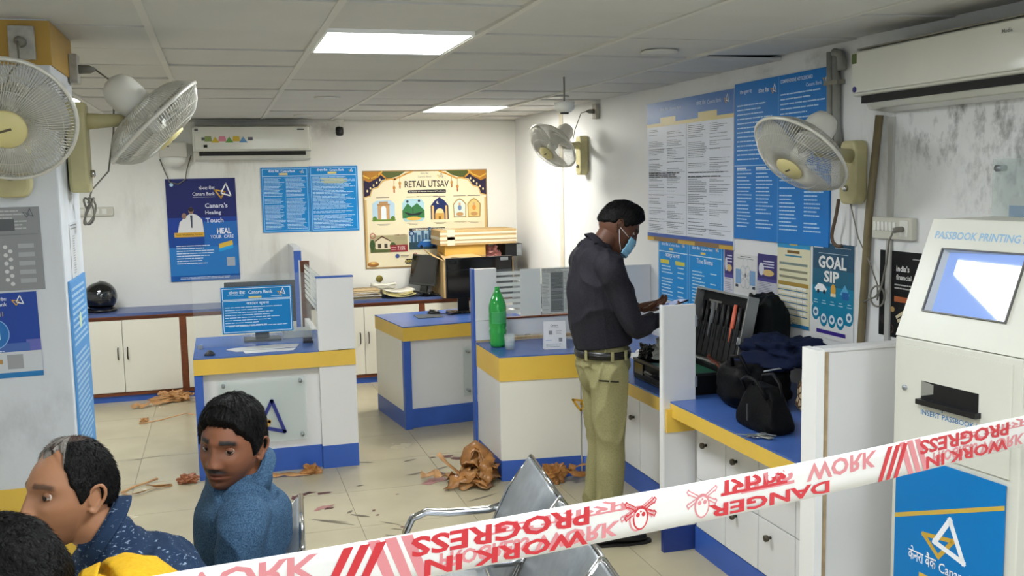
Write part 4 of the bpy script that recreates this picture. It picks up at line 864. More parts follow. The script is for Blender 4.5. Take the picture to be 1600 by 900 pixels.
# ================================================================== FLOOR DEBRIS (brown packing tape and paper)
kraft = mat('brown_packing_tape', 'a5713c', .32, nscale=20, namt=.25, bump=.3, bscale=30); kraft2 = mat('tan_packing_tape', 'b98a58', .35, nscale=20, namt=.2, bump=.2, bscale=30)
def ribbon(pts, w, m, name='packing_tape', seed=0):
    pts = [Vector(p) for p in pts]; mb = MB(); vs = []
    K = len(pts)
    for i, p in enumerate(pts):
        tn = (pts[min(i+1, K-1)]-pts[max(0, i-1)]).normalized(); a = noise.noise(Vector((seed*3.1, i*.45, 1)))*2.2
        sd = tn.cross(Vector((0, 0, 1))); sd = sd.normalized() if sd.length > .01 else Vector((1, 0, 0)); up = sd.cross(tn)
        v = sd*math.cos(a)+up*math.sin(a)
        for s_ in (-.5, 0, .5):
            q = p+v*w*s_; q.z = max(q.z, .004); vs.append(q)
    mb.add(vs, [(i*3+j, i*3+j+1, i*3+j+4, i*3+j+3) for i in range(K-1) for j in (0, 1)], m, True)
    return mb
def wig(a, b, n, amp, seed, z=.01):
    a = Vector(a); b = Vector(b); return [a.lerp(b, i/(n-1))+Vector((noise.noise(Vector((i*.5, seed, 0)))*amp, noise.noise(Vector((i*.5, seed, 5)))*amp, z+abs(noise.noise(Vector((i*.7, seed, 9))))*amp*.6)) for i in range(n)]
def crumple(c, r, h, m, seed, sx=1.4, squash=1, open_=.0):
    mb = MB(); c = Vector(c)
    def fn(u, v):
        a = 2*PI*u; b = -PI/2+PI*v; p = Vector((math.cos(a)*math.cos(b)*sx, math.sin(a)*math.cos(b), math.sin(b)))
        f = 1+.75*noise.noise(p*1.6+Vector((seed*5, 0, 0)))+.45*abs(noise.noise(p*4+Vector((seed*5, 3, 0))))+.2*noise.noise(p*9+Vector((seed, 0, 7)))
        q = c+Vector((p.x*r*f, p.y*r*f, h*.42+p.z*h*.5*f)); q.z = max(.003, q.z); return q
    mb.grid(fn, 40, 26, m, wrapu=True, smooth=False); return mb
def debris(mbs, label, group=None):
    m = MB()
    for b in mbs:
        o = len(m.v); m.v += b.v
        for f, mi, s_ in zip(b.f, b.m, b.sm): m.f.append(tuple(i+o for i in f)); m.m.append(m._mi(b.mats[mi])); m.sm.append(s_)
    o = m.build('packing_tape', solid=.001); tag(center_origin(o), label, 'packing tape', group); return o
rs = random.Random(5); heap = [crumple((1.38, 5.52, 0), .07, .06, kraft, 8, 1.5)]
for k in range(15):
    a = rs.uniform(0, 2*PI); L = rs.uniform(.11, .19); cx, cy = 1.39+rs.uniform(-.06, .05), 5.50+rs.uniform(-.06, .05); hz = rs.uniform(.03, .13)
    P0 = Vector((cx-math.cos(a)*L, cy-math.sin(a)*L*.7, .01)); P1 = Vector((cx+math.cos(a)*L, cy+math.sin(a)*L*.7, .01)); sd = Vector((-math.sin(a), math.cos(a), 0))*rs.uniform(-.06, .06)
    pts = []
    for i in range(14):
        u = i/13; p = P0.lerp(P1, u)+sd*math.sin(PI*u); p.z = .012+hz*math.sin(PI*u)**.7+.03*noise.noise(Vector((u*4, k, 1))); p += Vector((noise.noise(Vector((u*5, k, 2))), noise.noise(Vector((u*5, k, 3))), 0))*.035; pts.append(p)
    heap.append(ribbon(pts, rs.uniform(.05, .095), kraft if k % 3 else kraft2, seed=k))
heap += [ribbon(wig((1.35, 5.5, .03), (1.10, 5.66, .02), 12, .05, 2, .01), .055, kraft2, seed=2), ribbon([(1.30, 5.5, .05), (1.22, 5.56, .12), (1.18, 5.6, .17)], .03, kraft2, seed=4)]
for q in range(3): heap.append(ribbon([(1.37+q*.02, 5.66, .02), (1.36+q*.02, 5.67, .09), (1.38+q*.02, 5.68, .15), (1.43, 5.68, .18-.01*q), (1.475-q*.015, 5.66, .14), (1.49-q*.015, 5.63, .09), (1.48, 5.6, .02)], .09, (kraft, kraft2, kraft)[q], seed=11+q))
debris(heap, 'large crumpled heap of brown packing tape at the foot of the centre counter')
debris([crumple((1.82, 5.34, 0), .04, .12, kraft, 5), ribbon(wig((1.78, 5.34, .07), (2.02, 5.28, .03), 14, .09, 4), .04, kraft, seed=4), ribbon(wig((1.85, 5.36, .02), (2.0, 5.30, .09), 10, .08, 7), .035, kraft, seed=1)], 'small brown twist of packing tape under the front of the centre counter')
debris([ribbon(wig((.18, 6.05, .006), (.46, 5.99, .006), 12, .02, 3, .004), .035, kraft2, seed=3), crumple((.47, 6.02, 0), .035, .06, kraft, 4)], 'strip of tan packing tape at the foot of the left counter')
debris([ribbon([(-.63, 6.0, .01), (-.57, 6.09, .012), (-.50, 6.15, .012), (-.44, 6.19, .02)], .015, kraft2, seed=3), ribbon([(-.63, 6.0, .01), (-.59, 5.94, .01), (-.53, 5.96, .01), (-.46, 6.02, .012), (-.35, 6.05, .008)], .02, kraft2, seed=4), ribbon([(-.5, 6.11, .01), (-.45, 6.05, .015), (-.36, 6.06, .012)], .014, kraft2, seed=6)], 'open loop of tan packing tape on the floor beyond the seated men')
debris([crumple((-.27, 6.1, 0), .035, .05, mat('red_brown_tape', '9a6040', .4), 6, 1.5)], 'small red brown scrap of tape left of the seated young man')
debris([ribbon(wig((-.75, 8.3, .01), (-.35, 8.5, .02), 16, .05, 3), .04, kraft2, seed=3), crumple((-.45, 8.52, 0), .06, .09, kraft2, 2, 2.), ribbon(wig((-.35, 8.42, .02), (-.15, 8.4, .04), 8, .05, 8), .03, kraft, seed=2)], 'tangled tan packing tape against the plinth of the rear cabinets')
debris([ribbon([(-.66, 7.75, .008), (-.5, 7.82, .01), (-.33, 7.93, .02), (-.2, 7.82, .01), (-.15, 7.74, .006)], .012, kraft2, seed=3), crumple((-.63, 7.85, 0), .02, .03, kraft2, 2)], 'thin bent strip of tape in front of the tangled tape by the rear cabinets')
# ================================================================== ITEMS ON LEFT COUNTER
s = Sheet('counter_sign', 'blue notice board sign standing on the left counter before the monitor', 'notice board', 'back', (-.018, 6.44, .843), .44, .298, '1080c4', t=.008)
s.frame(.008, .216, .432, .290, .004, 'd8ecf8'); s.frame(.008, .008, .432, .212, .004, 'd8ecf8')
s.text('केनरा बैंक', .1, .252, 'eaf4fc', h=.024, w=.1); s.text('Canara Bank', .245, .252, 'eaf4fc', h=.022, w=.15); s.logo(.375, .256, .045); s.rect(.17, .224, .25, .236, 'd9cf8e'); s.rect(.04, .245, .14, .247, 'cfe4f2'); s.rect(.31, .232, .38, .235, 'cfe4f2')
s.text('काउंटर सूचना', .225, .178, 'eaf4fc', h=.024, w=.14); s.lines(.02, .41, .166, .05, .0165, 'd6e9f6', th=.24, rag=.55, skip=0); s.lines(.04, .41, .045, .03, .0165, 'd6e9f6', th=.24, rag=.1, skip=0); s.done()
def monitor(label, M, w, h, standh, tilt=0, logo=False, m=None, nx=0):
    t = thing('computer_monitor', label, 'monitor', None, M=M); m = m or black_pl
    MB().box(-w/2, w/2, 0, .03, standh, standh+h, m).build('housing', t, world=False, bev=.004)
    MB().box(-w/2+.012, w/2-.012, -.002, 0.001, standh+.02, standh+h-.012, dark_gl).build('screen', t, world=False)
    MB().box(-.045+nx, .045+nx, .03, .05, .01, standh+h*.4, m).build('neck', t, world=False)
    MB().box(-.12+nx, .12+nx, -.04, .13, 0, .012, m).build('base', t, world=False, bev=.003)
    return t
monitor('black monitor standing behind the blue sign on the left counter', Matrix.Translation((.22, 6.74, .755)) @ Matrix.Rotation(PI, 4, 'Z'), .46, .28, .11)
bpy.data.objects['computer_monitor'].location.x = .235
def sheetpaper(label, pts, z, m, group=None, name='paper_sheet', th=.002):
    o = MB().prism(pts, th, m, Matrix.Translation((0, 0, z))).build(name); tag(center_origin(o), label, 'paper', group); return o
pap = mat('paper_white', 'dcdcd8', .7); pap2 = mat('paper_cream', 'd8cfae', .7)
sheetpaper('long white paper slip lying near the front of the left counter', [(.0, 6.34), (.06, 6.25), (.43, 6.30), (.45, 6.38), (.30, 6.41), (.05, 6.37)], .7555, pap, th=.006)
sheetpaper('folded white paper below the long slip on the left counter', [(.11, 6.17), (.40, 6.18), (.42, 6.25), (.10, 6.25)], .7555, pap, th=.003)
o = MB().box(.37, .56, 6.68, 6.86, .756, .80, mat('clear_box', 'cfd4cc', .2, alpha=.6)).build('tray'); tag(center_origin(o), 'translucent plastic tray at the rear right of the left counter', 'tray')
t = thing('stapler', 'small dark stapler beside the white end panel of the left counter', 'stapler', (.52, 6.44, .755))
MB().box(.48, .545, 6.42, 6.45, .756, .768, black_pl).build('base', t); MB().box(.482, .54, 6.424, 6.446, .772, .79, mat('grey_plastic', '4c4c4e', .4)).build('arm', t)
MB().box(.535, .545, 6.424, 6.446, .766, .775, steel).build('hinge', t)
o = MB().lathe([(.001, .03), (.012, .028), (.028, .012), (.034, 0)], mat('dark_ink_sponge', '33363c', .6), 16, Matrix.Translation((-.1, 6.2, .7555))).build('sponge_cup'); tag(center_origin(o), 'small dark sponge cup at the front left corner of the left counter', 'cup')
# ================================================================== BACK WORKTOP ITEMS
t = thing('helmet', 'glossy black motorcycle helmet on the worktop beside the left column', 'helmet', (-1.0, 8.85, .745))
hm = mat('helmet_black', '08080a', .08, coat=1)
def hfn(u, v):
    a = 2*PI*u; b = -PI*.42+PI*.92*v; r = .128*(1+.04*math.cos(a)); return Vector((-1.0+r*1.05*math.cos(a)*math.cos(b), 8.85+r*math.sin(a)*math.cos(b)*.95, .875+r*math.sin(b)))
MB().grid(hfn, 32, 20, hm, wrapu=True).build('shell', t)
MB().grid(lambda u, v: Vector((-1.0+.134*math.cos(-2.4+1.9*u)*math.cos(-.25+.6*v), 8.85+.127*math.sin(-2.4+1.9*u)*math.cos(-.25+.6*v), .878+.13*math.sin(-.25+.6*v))), 20, 8, mat('visor', '24282c', .03, coat=1)).build('visor', t, solid=.003)
MB().tube([(-1.0+.122*math.cos(a), 8.85+.112*math.sin(a), .76) for a in np.linspace(0, 2*PI, 32)[:-1]], .012, black_pl, 8, closed=True).build('rim', t)
card = mat('cardboard', 'bd9f6e', .8, nscale=5, namt=.1, bump=.05, bscale=40); card2 = mat('cardboard_yellow', 'c79f4c', .8, nscale=5, namt=.08); tapew = mat('clear_packing_tape', 'd8d0b8', .2)
t = thing('cardboard_box', 'open cardboard carton with raised flaps standing behind the black monitor', 'box', (2.18, 8.68, .745))
MB().box(1.885, 2.42, 8.50, 8.52, .745, 1.08, card).box(1.885, 2.42, 9.0, 9.02, .745, 1.08, card).box(1.885, 1.90, 8.52, 9.0, .745, 1.08, card).box(2.405, 2.42, 8.52, 9.0, .745, 1.08, card).box(1.9, 2.405, 8.52, 9.0, .745, .76, card).build('carton', t)
for vs in ([(1.885, 8.50, 1.08), (1.885, 9.0, 1.08), (1.80, 8.98, 1.16), (1.80, 8.55, 1.12)], [(1.885, 8.5, 1.08), (2.42, 8.5, 1.08), (2.4, 8.42, 1.07), (1.95, 8.40, 1.12)], [(1.9, 8.50, 1.08), (2.3, 8.52, 1.085), (2.1, 8.7, 1.15), (1.9, 8.8, 1.14)]):
    MB().add(vs, [(0, 1, 2, 3)], card).build('flap', t, solid=.004)
t = thing('cardboard_box', 'small yellow brown carton in the middle of the box stack', 'box', (2.12, 8.75, 1.08))
MB().box(1.93, 2.31, 8.62, 8.95, 1.085, 1.205, card2).build('carton', t, bev=.003); MB().box(1.93, 2.31, 8.617, 8.62, 1.1, 1.11, card).build('seam', t)
t = thing('cardboard_box', 'long flat taped carton on top of the box stack', 'box', (2.25, 8.72, 1.2))
MB().box(1.885, 2.60, 8.6, 9.0, 1.205, 1.34, card).build('carton', t, bev=.003)
for z in (1.225, 1.30): MB().box(1.882, 2.603, 8.597, 8.60, z, z+.02, tapew).build('packing_strip', t)
MB().box(1.882, 2.603, 8.596, 9.0, 1.255, 1.282, mat('printed_strip', 'd9d0b4', .4)).build('packing_strip', t)
MB().box(1.95, 2.02, 8.596, 9.002, 1.205, 1.345, tapew).build('packing_strip', t)
o = crumple((2.40, 8.72, 1.085), .05, .1, mat('pink_plastic', 'cf8f8c', .3), 4, 1.2).build('plastic_bag'); 
for v in o.data.vertices: v.co.z = v.co.z if v.co.z > 1.087 else 1.087
tag(center_origin(o), 'pink plastic bag stuffed under the long flat carton', 'bag')
t = thing('computer_case', 'dark metal computer case lying right of the pink bag', 'case', (2.58, 8.75, 1.08)); MB().box(2.50, 2.66, 8.62, 8.98, 1.085, 1.20, mat('case_dark', '26282a', .4, .5)).build('housing', t, bev=.002); MB().box(2.605, 2.655, 8.616, 8.62, 1.09, 1.195, steel).build('rear_plate', t); MB().box(2.43, 2.58, 8.66, 8.98, .747, 1.084, card).build('support_carton', t)
def stack(label, x, y, z, n, w, d, cols, seed, cat='paper', name='document_stack', bend=0):
    random.seed(seed); t = thing(name, label, cat, (x, y, z))
    for k in range(n):
        a = random.uniform(-.12, .12); X = Matrix.Translation((x+random.uniform(-.01, .01), y+random.uniform(-.01, .01), z+.001)) @ Matrix.Rotation(a, 4, 'Z'); c = random.choice(cols); h = .012
        def fn(u, v): return X @ Vector((w*(u-.5), d*(v-.5), k*h+bend*(u-.5)**2*4))
        MB().grid(fn, 8, 3, mat('folder_'+c, c, .7)).build('folder', t, solid=.009)
    return t
stack('stack of cream files with upturned edges on the rear worktop', 1.52, 8.8, .753, 5, .26, .24, ('d8cc90', 'd6d2c4', 'cfc48a'), 2, bend=.02)
stack('loose brown and white papers piled beside the left counter panel', 1.2, 8.85, .753, 7, .3, .24, ('b8a078', 'd8d4c8', 'c8b48c'), 5, bend=.0)
stack('open white papers leaning against the rear wall behind the files', 1.42, 8.98, .753, 9, .22, .12, ('dcdace', 'd8d4c4'), 7, bend=.01)
monitor('small dark grey monitor turned aside on the rear worktop', Matrix.Translation((1.72, 8.76, .775)) @ Matrix.Rotation(math.radians(-62), 4, 'Z') @ Matrix.Rotation(math.radians(-12), 4, 'X'), .36, .28, .07, m=mat('grey_screen', '3a3c3a', .3))
random.seed(3)
o = MB()
for k in range(5): o.tube(wig((1.62, 8.72, .75), (1.95, 8.66, .75), 14, .12, 30+k, .0), .004, black_pl, 5)
o = o.build('cable_tangle'); o['kind'] = 'stuff'; tag(center_origin(o), 'tangle of black cables around the small grey monitor', 'cable')
# ================================================================== MIDDLE DESK ITEMS
t = monitor('large black monitor with white sticker seen over the middle desk', Matrix.Translation((1.935, 7.41, .755)) @ Matrix.Rotation(math.radians(2), 4, 'Z'), .545, .315, .118, nx=-.13)
MB().box(.17, .235, -.004, -.002, .40, .425, flat('c8cac8')).build('sticker', t, world=False); MB().box(-.27, .27, -.0045, -.001, .335, .34, mat('bezel_line', '2c2c30', .3)).build('bezel', t, world=False)
s = Sheet('bezel_print', None, None, None, None, .06, .02, black_pl, t=.0005, parent=t, M=Matrix.Translation((-.25, -.0045, .39)) @ Matrix.Rotation(PI/2, 4, 'X'), m=black_pl); s.text('acer', .005, .003, '3c3c40', h=.013, align='LEFT', bold=.02); s.done()
o = MB().box(1.40, 1.60, 7.23, 7.43, .7555, .759, mat('mouse_pad', '4a4e52', .9)).build('mouse_pad'); tag(center_origin(o), 'dark grey mouse pad at the edge of the middle desk', 'mouse pad')
t = thing('computer_mouse', 'black computer mouse on the grey mouse pad', 'mouse', (1.56, 7.42, .759)); X = Matrix.Translation((1.56, 7.42, .76)) @ Matrix.Rotation(.9, 4, 'Z')
MB().grid(lambda u, v: X @ Vector((.03*math.cos(2*PI*u)*math.cos(PI/2*v), .055*math.sin(2*PI*u)*math.cos(PI/2*v), .034*math.sin(PI/2*v))), 20, 10, black_pl, wrapu=True).build('shell', t)
MB().box(-.004, .004, .02, .035, .026, .034, mat('grey_plastic', '4c4c4e', .4), X).build('wheel', t)
o = MB().tube(wig((1.60, 7.4, .76), (1.95, 7.30, .76), 16, .09, 12, .0), .0035, black_pl, 5).tube(wig((1.65, 7.33, .76), (1.92, 7.36, .76), 16, .09, 15, .0), .0035, black_pl, 5).build('mouse_cable'); tag(center_origin(o), 'thin black cable curling from the mouse across the middle desk', 'cable')
t = thing('telephone', 'dark desk telephone at the right end of the middle desk', 'phone', (1.9, 7.2, .755)); MB().box(1.84, 1.99, 7.1, 7.3, .756, .79, black_pl).build('base', t, bev=.006); MB().tube([(1.85, 7.12, .80), (1.86, 7.2, .812), (1.85, 7.28, .80)], .017, black_pl, 10).build('handset', t)
t = thing('printer', 'grey printer seen through the stripes of the centre glass partition', 'printer', (2.42, 7.2, .0)); MB().box(2.22, 2.72, 7.0, 7.5, .755, 1.0, mat('printer_grey', '8c8e8c', .5)).build('housing', t, bev=.01); MB().box(2.27, 2.67, 6.99, 7.0, .85, .9, black_pl).build('slot', t); MB().box(2.27, 2.67, 6.88, 7.0, .80, .81, white_pl).build('paper_tray', t)
MB().box(2.2, 2.745, 6.95, 7.55, 0, .75, white_lam).build('stand', t)
# ================================================================== CENTRE COUNTER ITEMS
gb = mat('green_bottle_plastic', '2fae4c', .06, alpha=.68, spec=.9); t = thing('soda_bottle', 'large green plastic soda bottle on the centre counter', 'bottle', (1.622, 5.80, .755))
prof = [(.001, .004), (.03, .0), (.045, .004), (.052, .02), (.05, .05), (.052, .08), (.054, .10), (.049, .115), (.053, .13), (.053, .20), (.0535, .24), (.052, .262), (.04, .30), (.024, .335), (.0145, .352), (.0135, .365)]
MB().lathe([(r, z+.756) for r, z in prof], gb, 32, Matrix.Translation((1.622, 5.80, 0)), cap=False).build('body', t, solid=-.001)
MB().lathe([(.018, 1.104), (.018, 1.108), (.0145, 1.109), (.0155, 1.113), (.0155, 1.128), (.001, 1.13)], mat('green_cap', '1f9a3a', .3), 20, Matrix.Translation((1.622, 5.80, 0))).build('cap', t)
MB().grid(lambda u, v: Vector((1.622+.0545*math.cos(-2.6+2.2*u), 5.80+.0545*math.sin(-2.6+2.2*u), .905+.075*v)), 18, 2, mat('green_label', '3f9a5c', .3)).build('label', t)
t = thing('drinking_glass', 'small clear glass of water beside the green bottle', 'glass', (1.655, 5.66, .755))
MB().lathe([(.001, .757), (.027, .757), (.034, .85), (.032, .85), (.026, .765), (.001, .765)], mat('tumbler_glass', 'dfe9e6', .04, alpha=.3, spec=.8), 24, Matrix.Translation((1.655, 5.66, 0)), cap=False).build('tumbler', t)
MB().lathe([(.001, .766), (.025, .766), (.029, .80), (.001, .80)], mat('water', 'dfeeee', .03, alpha=.3), 24, Matrix.Translation((1.655, 5.66, 0))).build('water', t)
t = thing('table_card', 'white tent card with small codes standing on the centre counter', 'card', (1.915, 5.60, .755), math.radians(-8))
cm = mat('card_white', 'e0e0e2', .5)
f_ = Sheet('front_face', None, None, None, None, .135, .17, cm, t=.002, parent=t, M=Matrix.Translation((-.06, -.03, .001)) @ Matrix.Rotation(PI/2-.14, 4, 'X'), m=cm)
f_.text('Canara', .065, .14, '50545c', h=.012); f_.rect(.04, .13, .09, .132, 'a0a4a8')
for (x, y) in ((.02, .085), (.08, .04)): f_.rect(x+.01, y+.005, x+.032, y+.028, '8a8c90')
f_.lines(.075, .12, .11, .09, .008, '9a9ca0'); f_.lines(.01, .05, .055, .05, .008, '5f85c0'); f_.lines(.01, .12, .03, .01, .008, '9a9ca0'); f_.done()
MB().add([(-.06, -.03, .001), (-.06, .03, .001), (-.06, -.004, .168), (.075, -.03, .001), (.075, .03, .001), (.075, -.004, .168)], [(1, 2, 5, 4), (0, 1, 4, 3)], cm).build('back_face', t, world=False, solid=.0015)
# ================================================================== RIGHT DESK ITEMS
blk = mat('matte_black_vinyl', '0b0b0d', .5, bump=.2, bscale=200, spec=.25); alu = mat('aluminium_rail', 'a9aaa8', .35, .7)
t = thing('briefcase', 'open black briefcase of tools with aluminium rim standing on the wall desk', 'briefcase', (2.2, 4.45, .735))
bx = (2.06, 2.36, 4.19, 4.72)
b = MB(); x0, x1, y0, y1 = bx
b.box(x0, x1, y0, y1, .736, .746, blk).box(x0, x0+.01, y0, y1, .746, .83, blk).box(x1-.01, x1, y0, y1, .746, .83, blk).box(x0, x1, y0, y0+.01, .746, .83, blk).box(x0, x1, y1-.01, y1, .746, .83, blk)
b.build('base', t, bev=.004)
r_ = MB()
for q in ((x0-.003, x0+.012, y0, y1), (x1-.012, x1+.003, y0, y1), (x0, x1, y0-.003, y0+.012), (x0, x1, y1-.012, y1+.003)): r_.box(*q, .83, .842, mat('dark_rim', '303234', .4, .5))
r_.build('rim', t)
LM = Matrix.Translation((x1, y0, .845)) @ Matrix.Rotation(math.radians(12), 4, 'Y')
lid = MB(); LW = y1-y0; LH = .36
lid.box(.045, .055, 0, LW, 0, LH, blk, LM)
lid.build('lid', t); lr = MB()
for q in ((0, .06, -.004, .004, 0, LH), (0, .06, LW-.004, LW+.004, 0, LH), (0, .06, 0, LW, LH-.006, LH+.004), (0, .06, 0, LW, -.004, .006)): lr.box(*q, alu, LM)
lr.build('lid_rim', t); random.seed(4)
for k in range(9):
    y = .03+k*.055; MB().box(.03, .045, y, y+.045, .02, .19, mat('tool_pocket', '17171a', .7), LM).build('tool_pocket', t)
toolc = ('202022', '2c2c2e', 'e8745a', '1c1c1e', '303032', '26262a', '8a8c90', '1a1a1c', '242426')
for k, c in enumerate(toolc):
    y = .05+k*.055; hgt = .30 if k != 2 else .31
    MB().tube([LM @ Vector((.038, y, .12)), LM @ Vector((.036, y, .22)), LM @ Vector((.034, y, hgt))], [.010, .012, .009], mat('tool_'+c, c, .35), 8).build('tool', t)
MB().box(.03, .044, .02, .08, .12, .155, flat('b9bcc0'), LM).build('metal_clasp', t)
MB().box(.04, .046, .32, .45, .26, .31, mat('grey_patch', '8b8a84', .5), LM).build('pocket_label', t)
MB().tube([(2.055, 4.50, .79), (2.03, 4.50, .80), (2.025, 4.42, .80), (2.03, 4.34, .80), (2.055, 4.34, .79)], .01, blk, 8).build('handle', t)
MB().box(2.05, 2.062, 4.58, 4.68, .77, .825, mat('latch', '3c3e40', .2, .8), ).build('latch', t)
o = MB().prism([(2.07, 4.26), (2.34, 4.20), (2.35, 4.56), (2.08, 4.66)], .008, mat('green_folder', '1f7a5f', .45), Matrix.Translation((0, 0, .875)) @ Matrix.Rotation(.03, 4, 'Y')).build('green_folder'); tag(center_origin(o), 'green plastic folder lying across the open briefcase', 'folder')
o = crumple((2.13, 4.42, 0), .05, .12, mat('clear_plastic_bag', 'a8aaa4', .15, alpha=.75), 7).build('plastic_pouch')
for v in o.data.vertices: v.co.z = max(v.co.z+.86, .885)
tag(center_origin(o), 'clear plastic pouch on the green folder in the briefcase', 'bag')
o = ribbon(wig((2.30, 4.21, .85), (2.36, 4.45, .865), 10, .03, 3, 0), .04, mat('red_wrapper', 'a05a4c', .4), seed=3)
o.v = [(x, y, z if z > .1 else z+.845) for x, y, z in o.v]; o = o.build('wrapper', solid=.001); tag(center_origin(o), 'crumpled red wrapper on the near rim of the briefcase', 'wrapper')
o = crumple((2.12, 4.66, .84), .05, .08, black_pl, 9, .8).build('camera_pouch'); 
for v in o.data.vertices: v.co.z = max(v.co.z, .843)
tag(center_origin(o), 'black rounded pouch in the far left corner of the briefcase', 'pouch')
sheetpaper('white paper on the desk just beyond the standing man', [(2.22, 5.0), (2.6, 5.05), (2.62, 5.3), (2.3, 5.38)], .736, pap)
o = crumple((2.45, 5.15, 0), .09, .07, pap, 12).build('crumpled_paper')
for v in o.data.vertices: v.co.z = max(v.co.z+.737, .739)
tag(center_origin(o), 'crumpled white paper in front of the standing man\'s hands', 'paper')
def soft(label, name, cat, c, rx, ry, h, m, seed, amp=.18, top=.0, flatb=.736, ex=.6, fl=.45):
    mb = MB(); c = Vector(c)
    def fn(u, v):
        a = 2*PI*u; b = -PI/2+PI*v; cb = math.cos(b); sb = math.sin(b)
        ca, sa = math.cos(a), math.sin(a)
        p = Vector((math.copysign(abs(ca)**ex, ca)*cb**fl if cb > 1e-6 else 0, math.copysign(abs(sa)**ex, sa)*cb**fl if cb > 1e-6 else 0, math.copysign(abs(sb)**.7, sb)))
        f = 1+amp*noise.noise(p*1.8+Vector((seed, 0, 0)))+amp*.5*noise.noise(p*4+Vector((seed, 9, 0)))
        tp = 1-top*max(0, p.z+1)/2
        q = c+Vector((p.x*rx*f*tp, p.y*ry*f*tp, h/2+p.z*h/2*f)); q.z = max(q.z, flatb+.001); return q
    mb.grid(fn, 64, 32, m, wrapu=True); t = thing(name, label, cat, (c.x, c.y, c.z)); mb.build('body', t); return t
nyl = mat('black_nylon', '08080a', .6, nscale=9, namt=.2, bump=.25, bscale=90, spec=.15)
t = soft('dark upright backpack leaning on the right wall behind the briefcase', 'backpack', 'bag', (2.61, 4.32, .736), .11, .15, .45, mat('dark_backpack', '0f1416', .7, nscale=6, namt=.3, bump=.2, bscale=60, spec=.15), 3, .12, .25)
MB().tube([(2.50, 4.2, 1.15), (2.48, 4.22, 1.19), (2.5, 4.28, 1.2), (2.53, 4.34, 1.16)], .009, nyl, 8).build('grab_handle', t); MB().box(2.47, 2.48, 4.2, 4.4, .8, .95, nyl).build('front_pocket', t, bev=.004)
t = soft('black duffel bag behind the handbag on the wall desk', 'duffel_bag', 'bag', (2.31, 3.93, .736), .15, .17, .20, nyl, 6, .1, .1)
MB().tube([(2.22, 3.95, .9), (2.2, 3.93, .97), (2.2, 3.85, .98), (2.22, 3.8, .9)], .009, nyl, 8).build('handle', t); MB().tube([(2.24, 3.72, .935), (2.36, 3.74, .94), (2.48, 3.76, .93)], .004, steel, 6).build('zip', t)
t = soft('crumpled navy blue jacket heaped on the black bags', 'jacket', 'jacket', (2.50, 3.93, .90), .20, .24, .13, mat('navy_cloth', '121a33', .85, spec=.15, nscale=8, namt=.25, bump=.35, bscale=25), 9, .55, .3, flatb=.90)
t = soft('black leather handbag standing nearest the yellow desk edge', 'handbag', 'bag', (2.135, 3.54, .736), .085, .165, .185, nyl, 12, .05, .52, ex=.4, fl=.22)
MB().tube([(2.10, 3.62, .88), (2.08, 3.63, .93), (2.07, 3.57, .955), (2.07, 3.5, .95), (2.09, 3.45, .88)], .007, blk, 8).build('handle', t); MB().tube([(2.17, 3.62, .88), (2.18, 3.63, .94), (2.18, 3.55, .96), (2.17, 3.48, .93), (2.16, 3.45, .88)], .007, blk, 8).build('handle', t); MB().box(2.045, 2.05, 3.52, 3.53, .78, .85, mat('bag_trim', '303236', .3)).build('strap_tab', t)
t = soft('cream and brown patterned cushion beside the large partition panel', 'patterned_pouch', 'pouch', (2.48, 3.66, .736), .085, .10, .155, white_pl, 15, .06, .1)
pm_ = bpy.data.materials.new('lattice_print'); pm_.use_nodes = True; nt = pm_.node_tree; bs = nt.nodes['Principled BSDF']; vo = nt.nodes.new('ShaderNodeTexVoronoi'); vo.feature = 'DISTANCE_TO_EDGE'; vo.inputs['Scale'].default_value = 28; tc = nt.nodes.new('ShaderNodeTexCoord'); nt.links.new(tc.outputs['Object'], vo.inputs[0]); cr = nt.nodes.new('ShaderNodeValToRGB'); cr.color_ramp.elements[0].position = .08; cr.color_ramp.elements[0].color = lin('5a3c22'); cr.color_ramp.elements[1].position = .1; cr.color_ramp.elements[1].color = lin('c9b592'); nt.links.new(vo.outputs[0], cr.inputs[0]); nt.links.new(cr.outputs[0], bs.inputs['Base Color'])
t.children[0].data.materials[0] = pm_
t = thing('key_bunch', 'bunch of keys with a steel ring on the desk in front of the handbag', 'keys', (2.04, 3.44, .735))
MB().tube([(2.03+.02*math.cos(a), 3.42+.02*math.sin(a), .741) for a in np.linspace(0, 2*PI, 20)[:-1]], .004, chrome, 6, closed=True).build('ring', t)
for k, a in enumerate((.5, 2.6, 3.6, -1.0)):
    X = Matrix.Translation((2.03+.014*math.cos(a), 3.42+.014*math.sin(a), .740+.005*k)) @ Matrix.Rotation(a, 4, 'Z') @ Matrix.Scale(1.35, 4)
    MB().prism([(0, -.008), (.014, -.01), (.02, -.003), (.05, -.004), (.052, .002), (.02, .004), (.012, .01), (0, .008)], .002, steel, X).build('key', t)
X = Matrix.Translation((2.05, 3.405, .742)); MB().prism([(-.04, -.012), (.04, -.018), (.045, .01), (-.035, .014)], .004, mat('tag_grey', 'a9aaa0', .4), X @ Matrix.Rotation(-1.2, 4, 'Z')).build('key_tag', t)
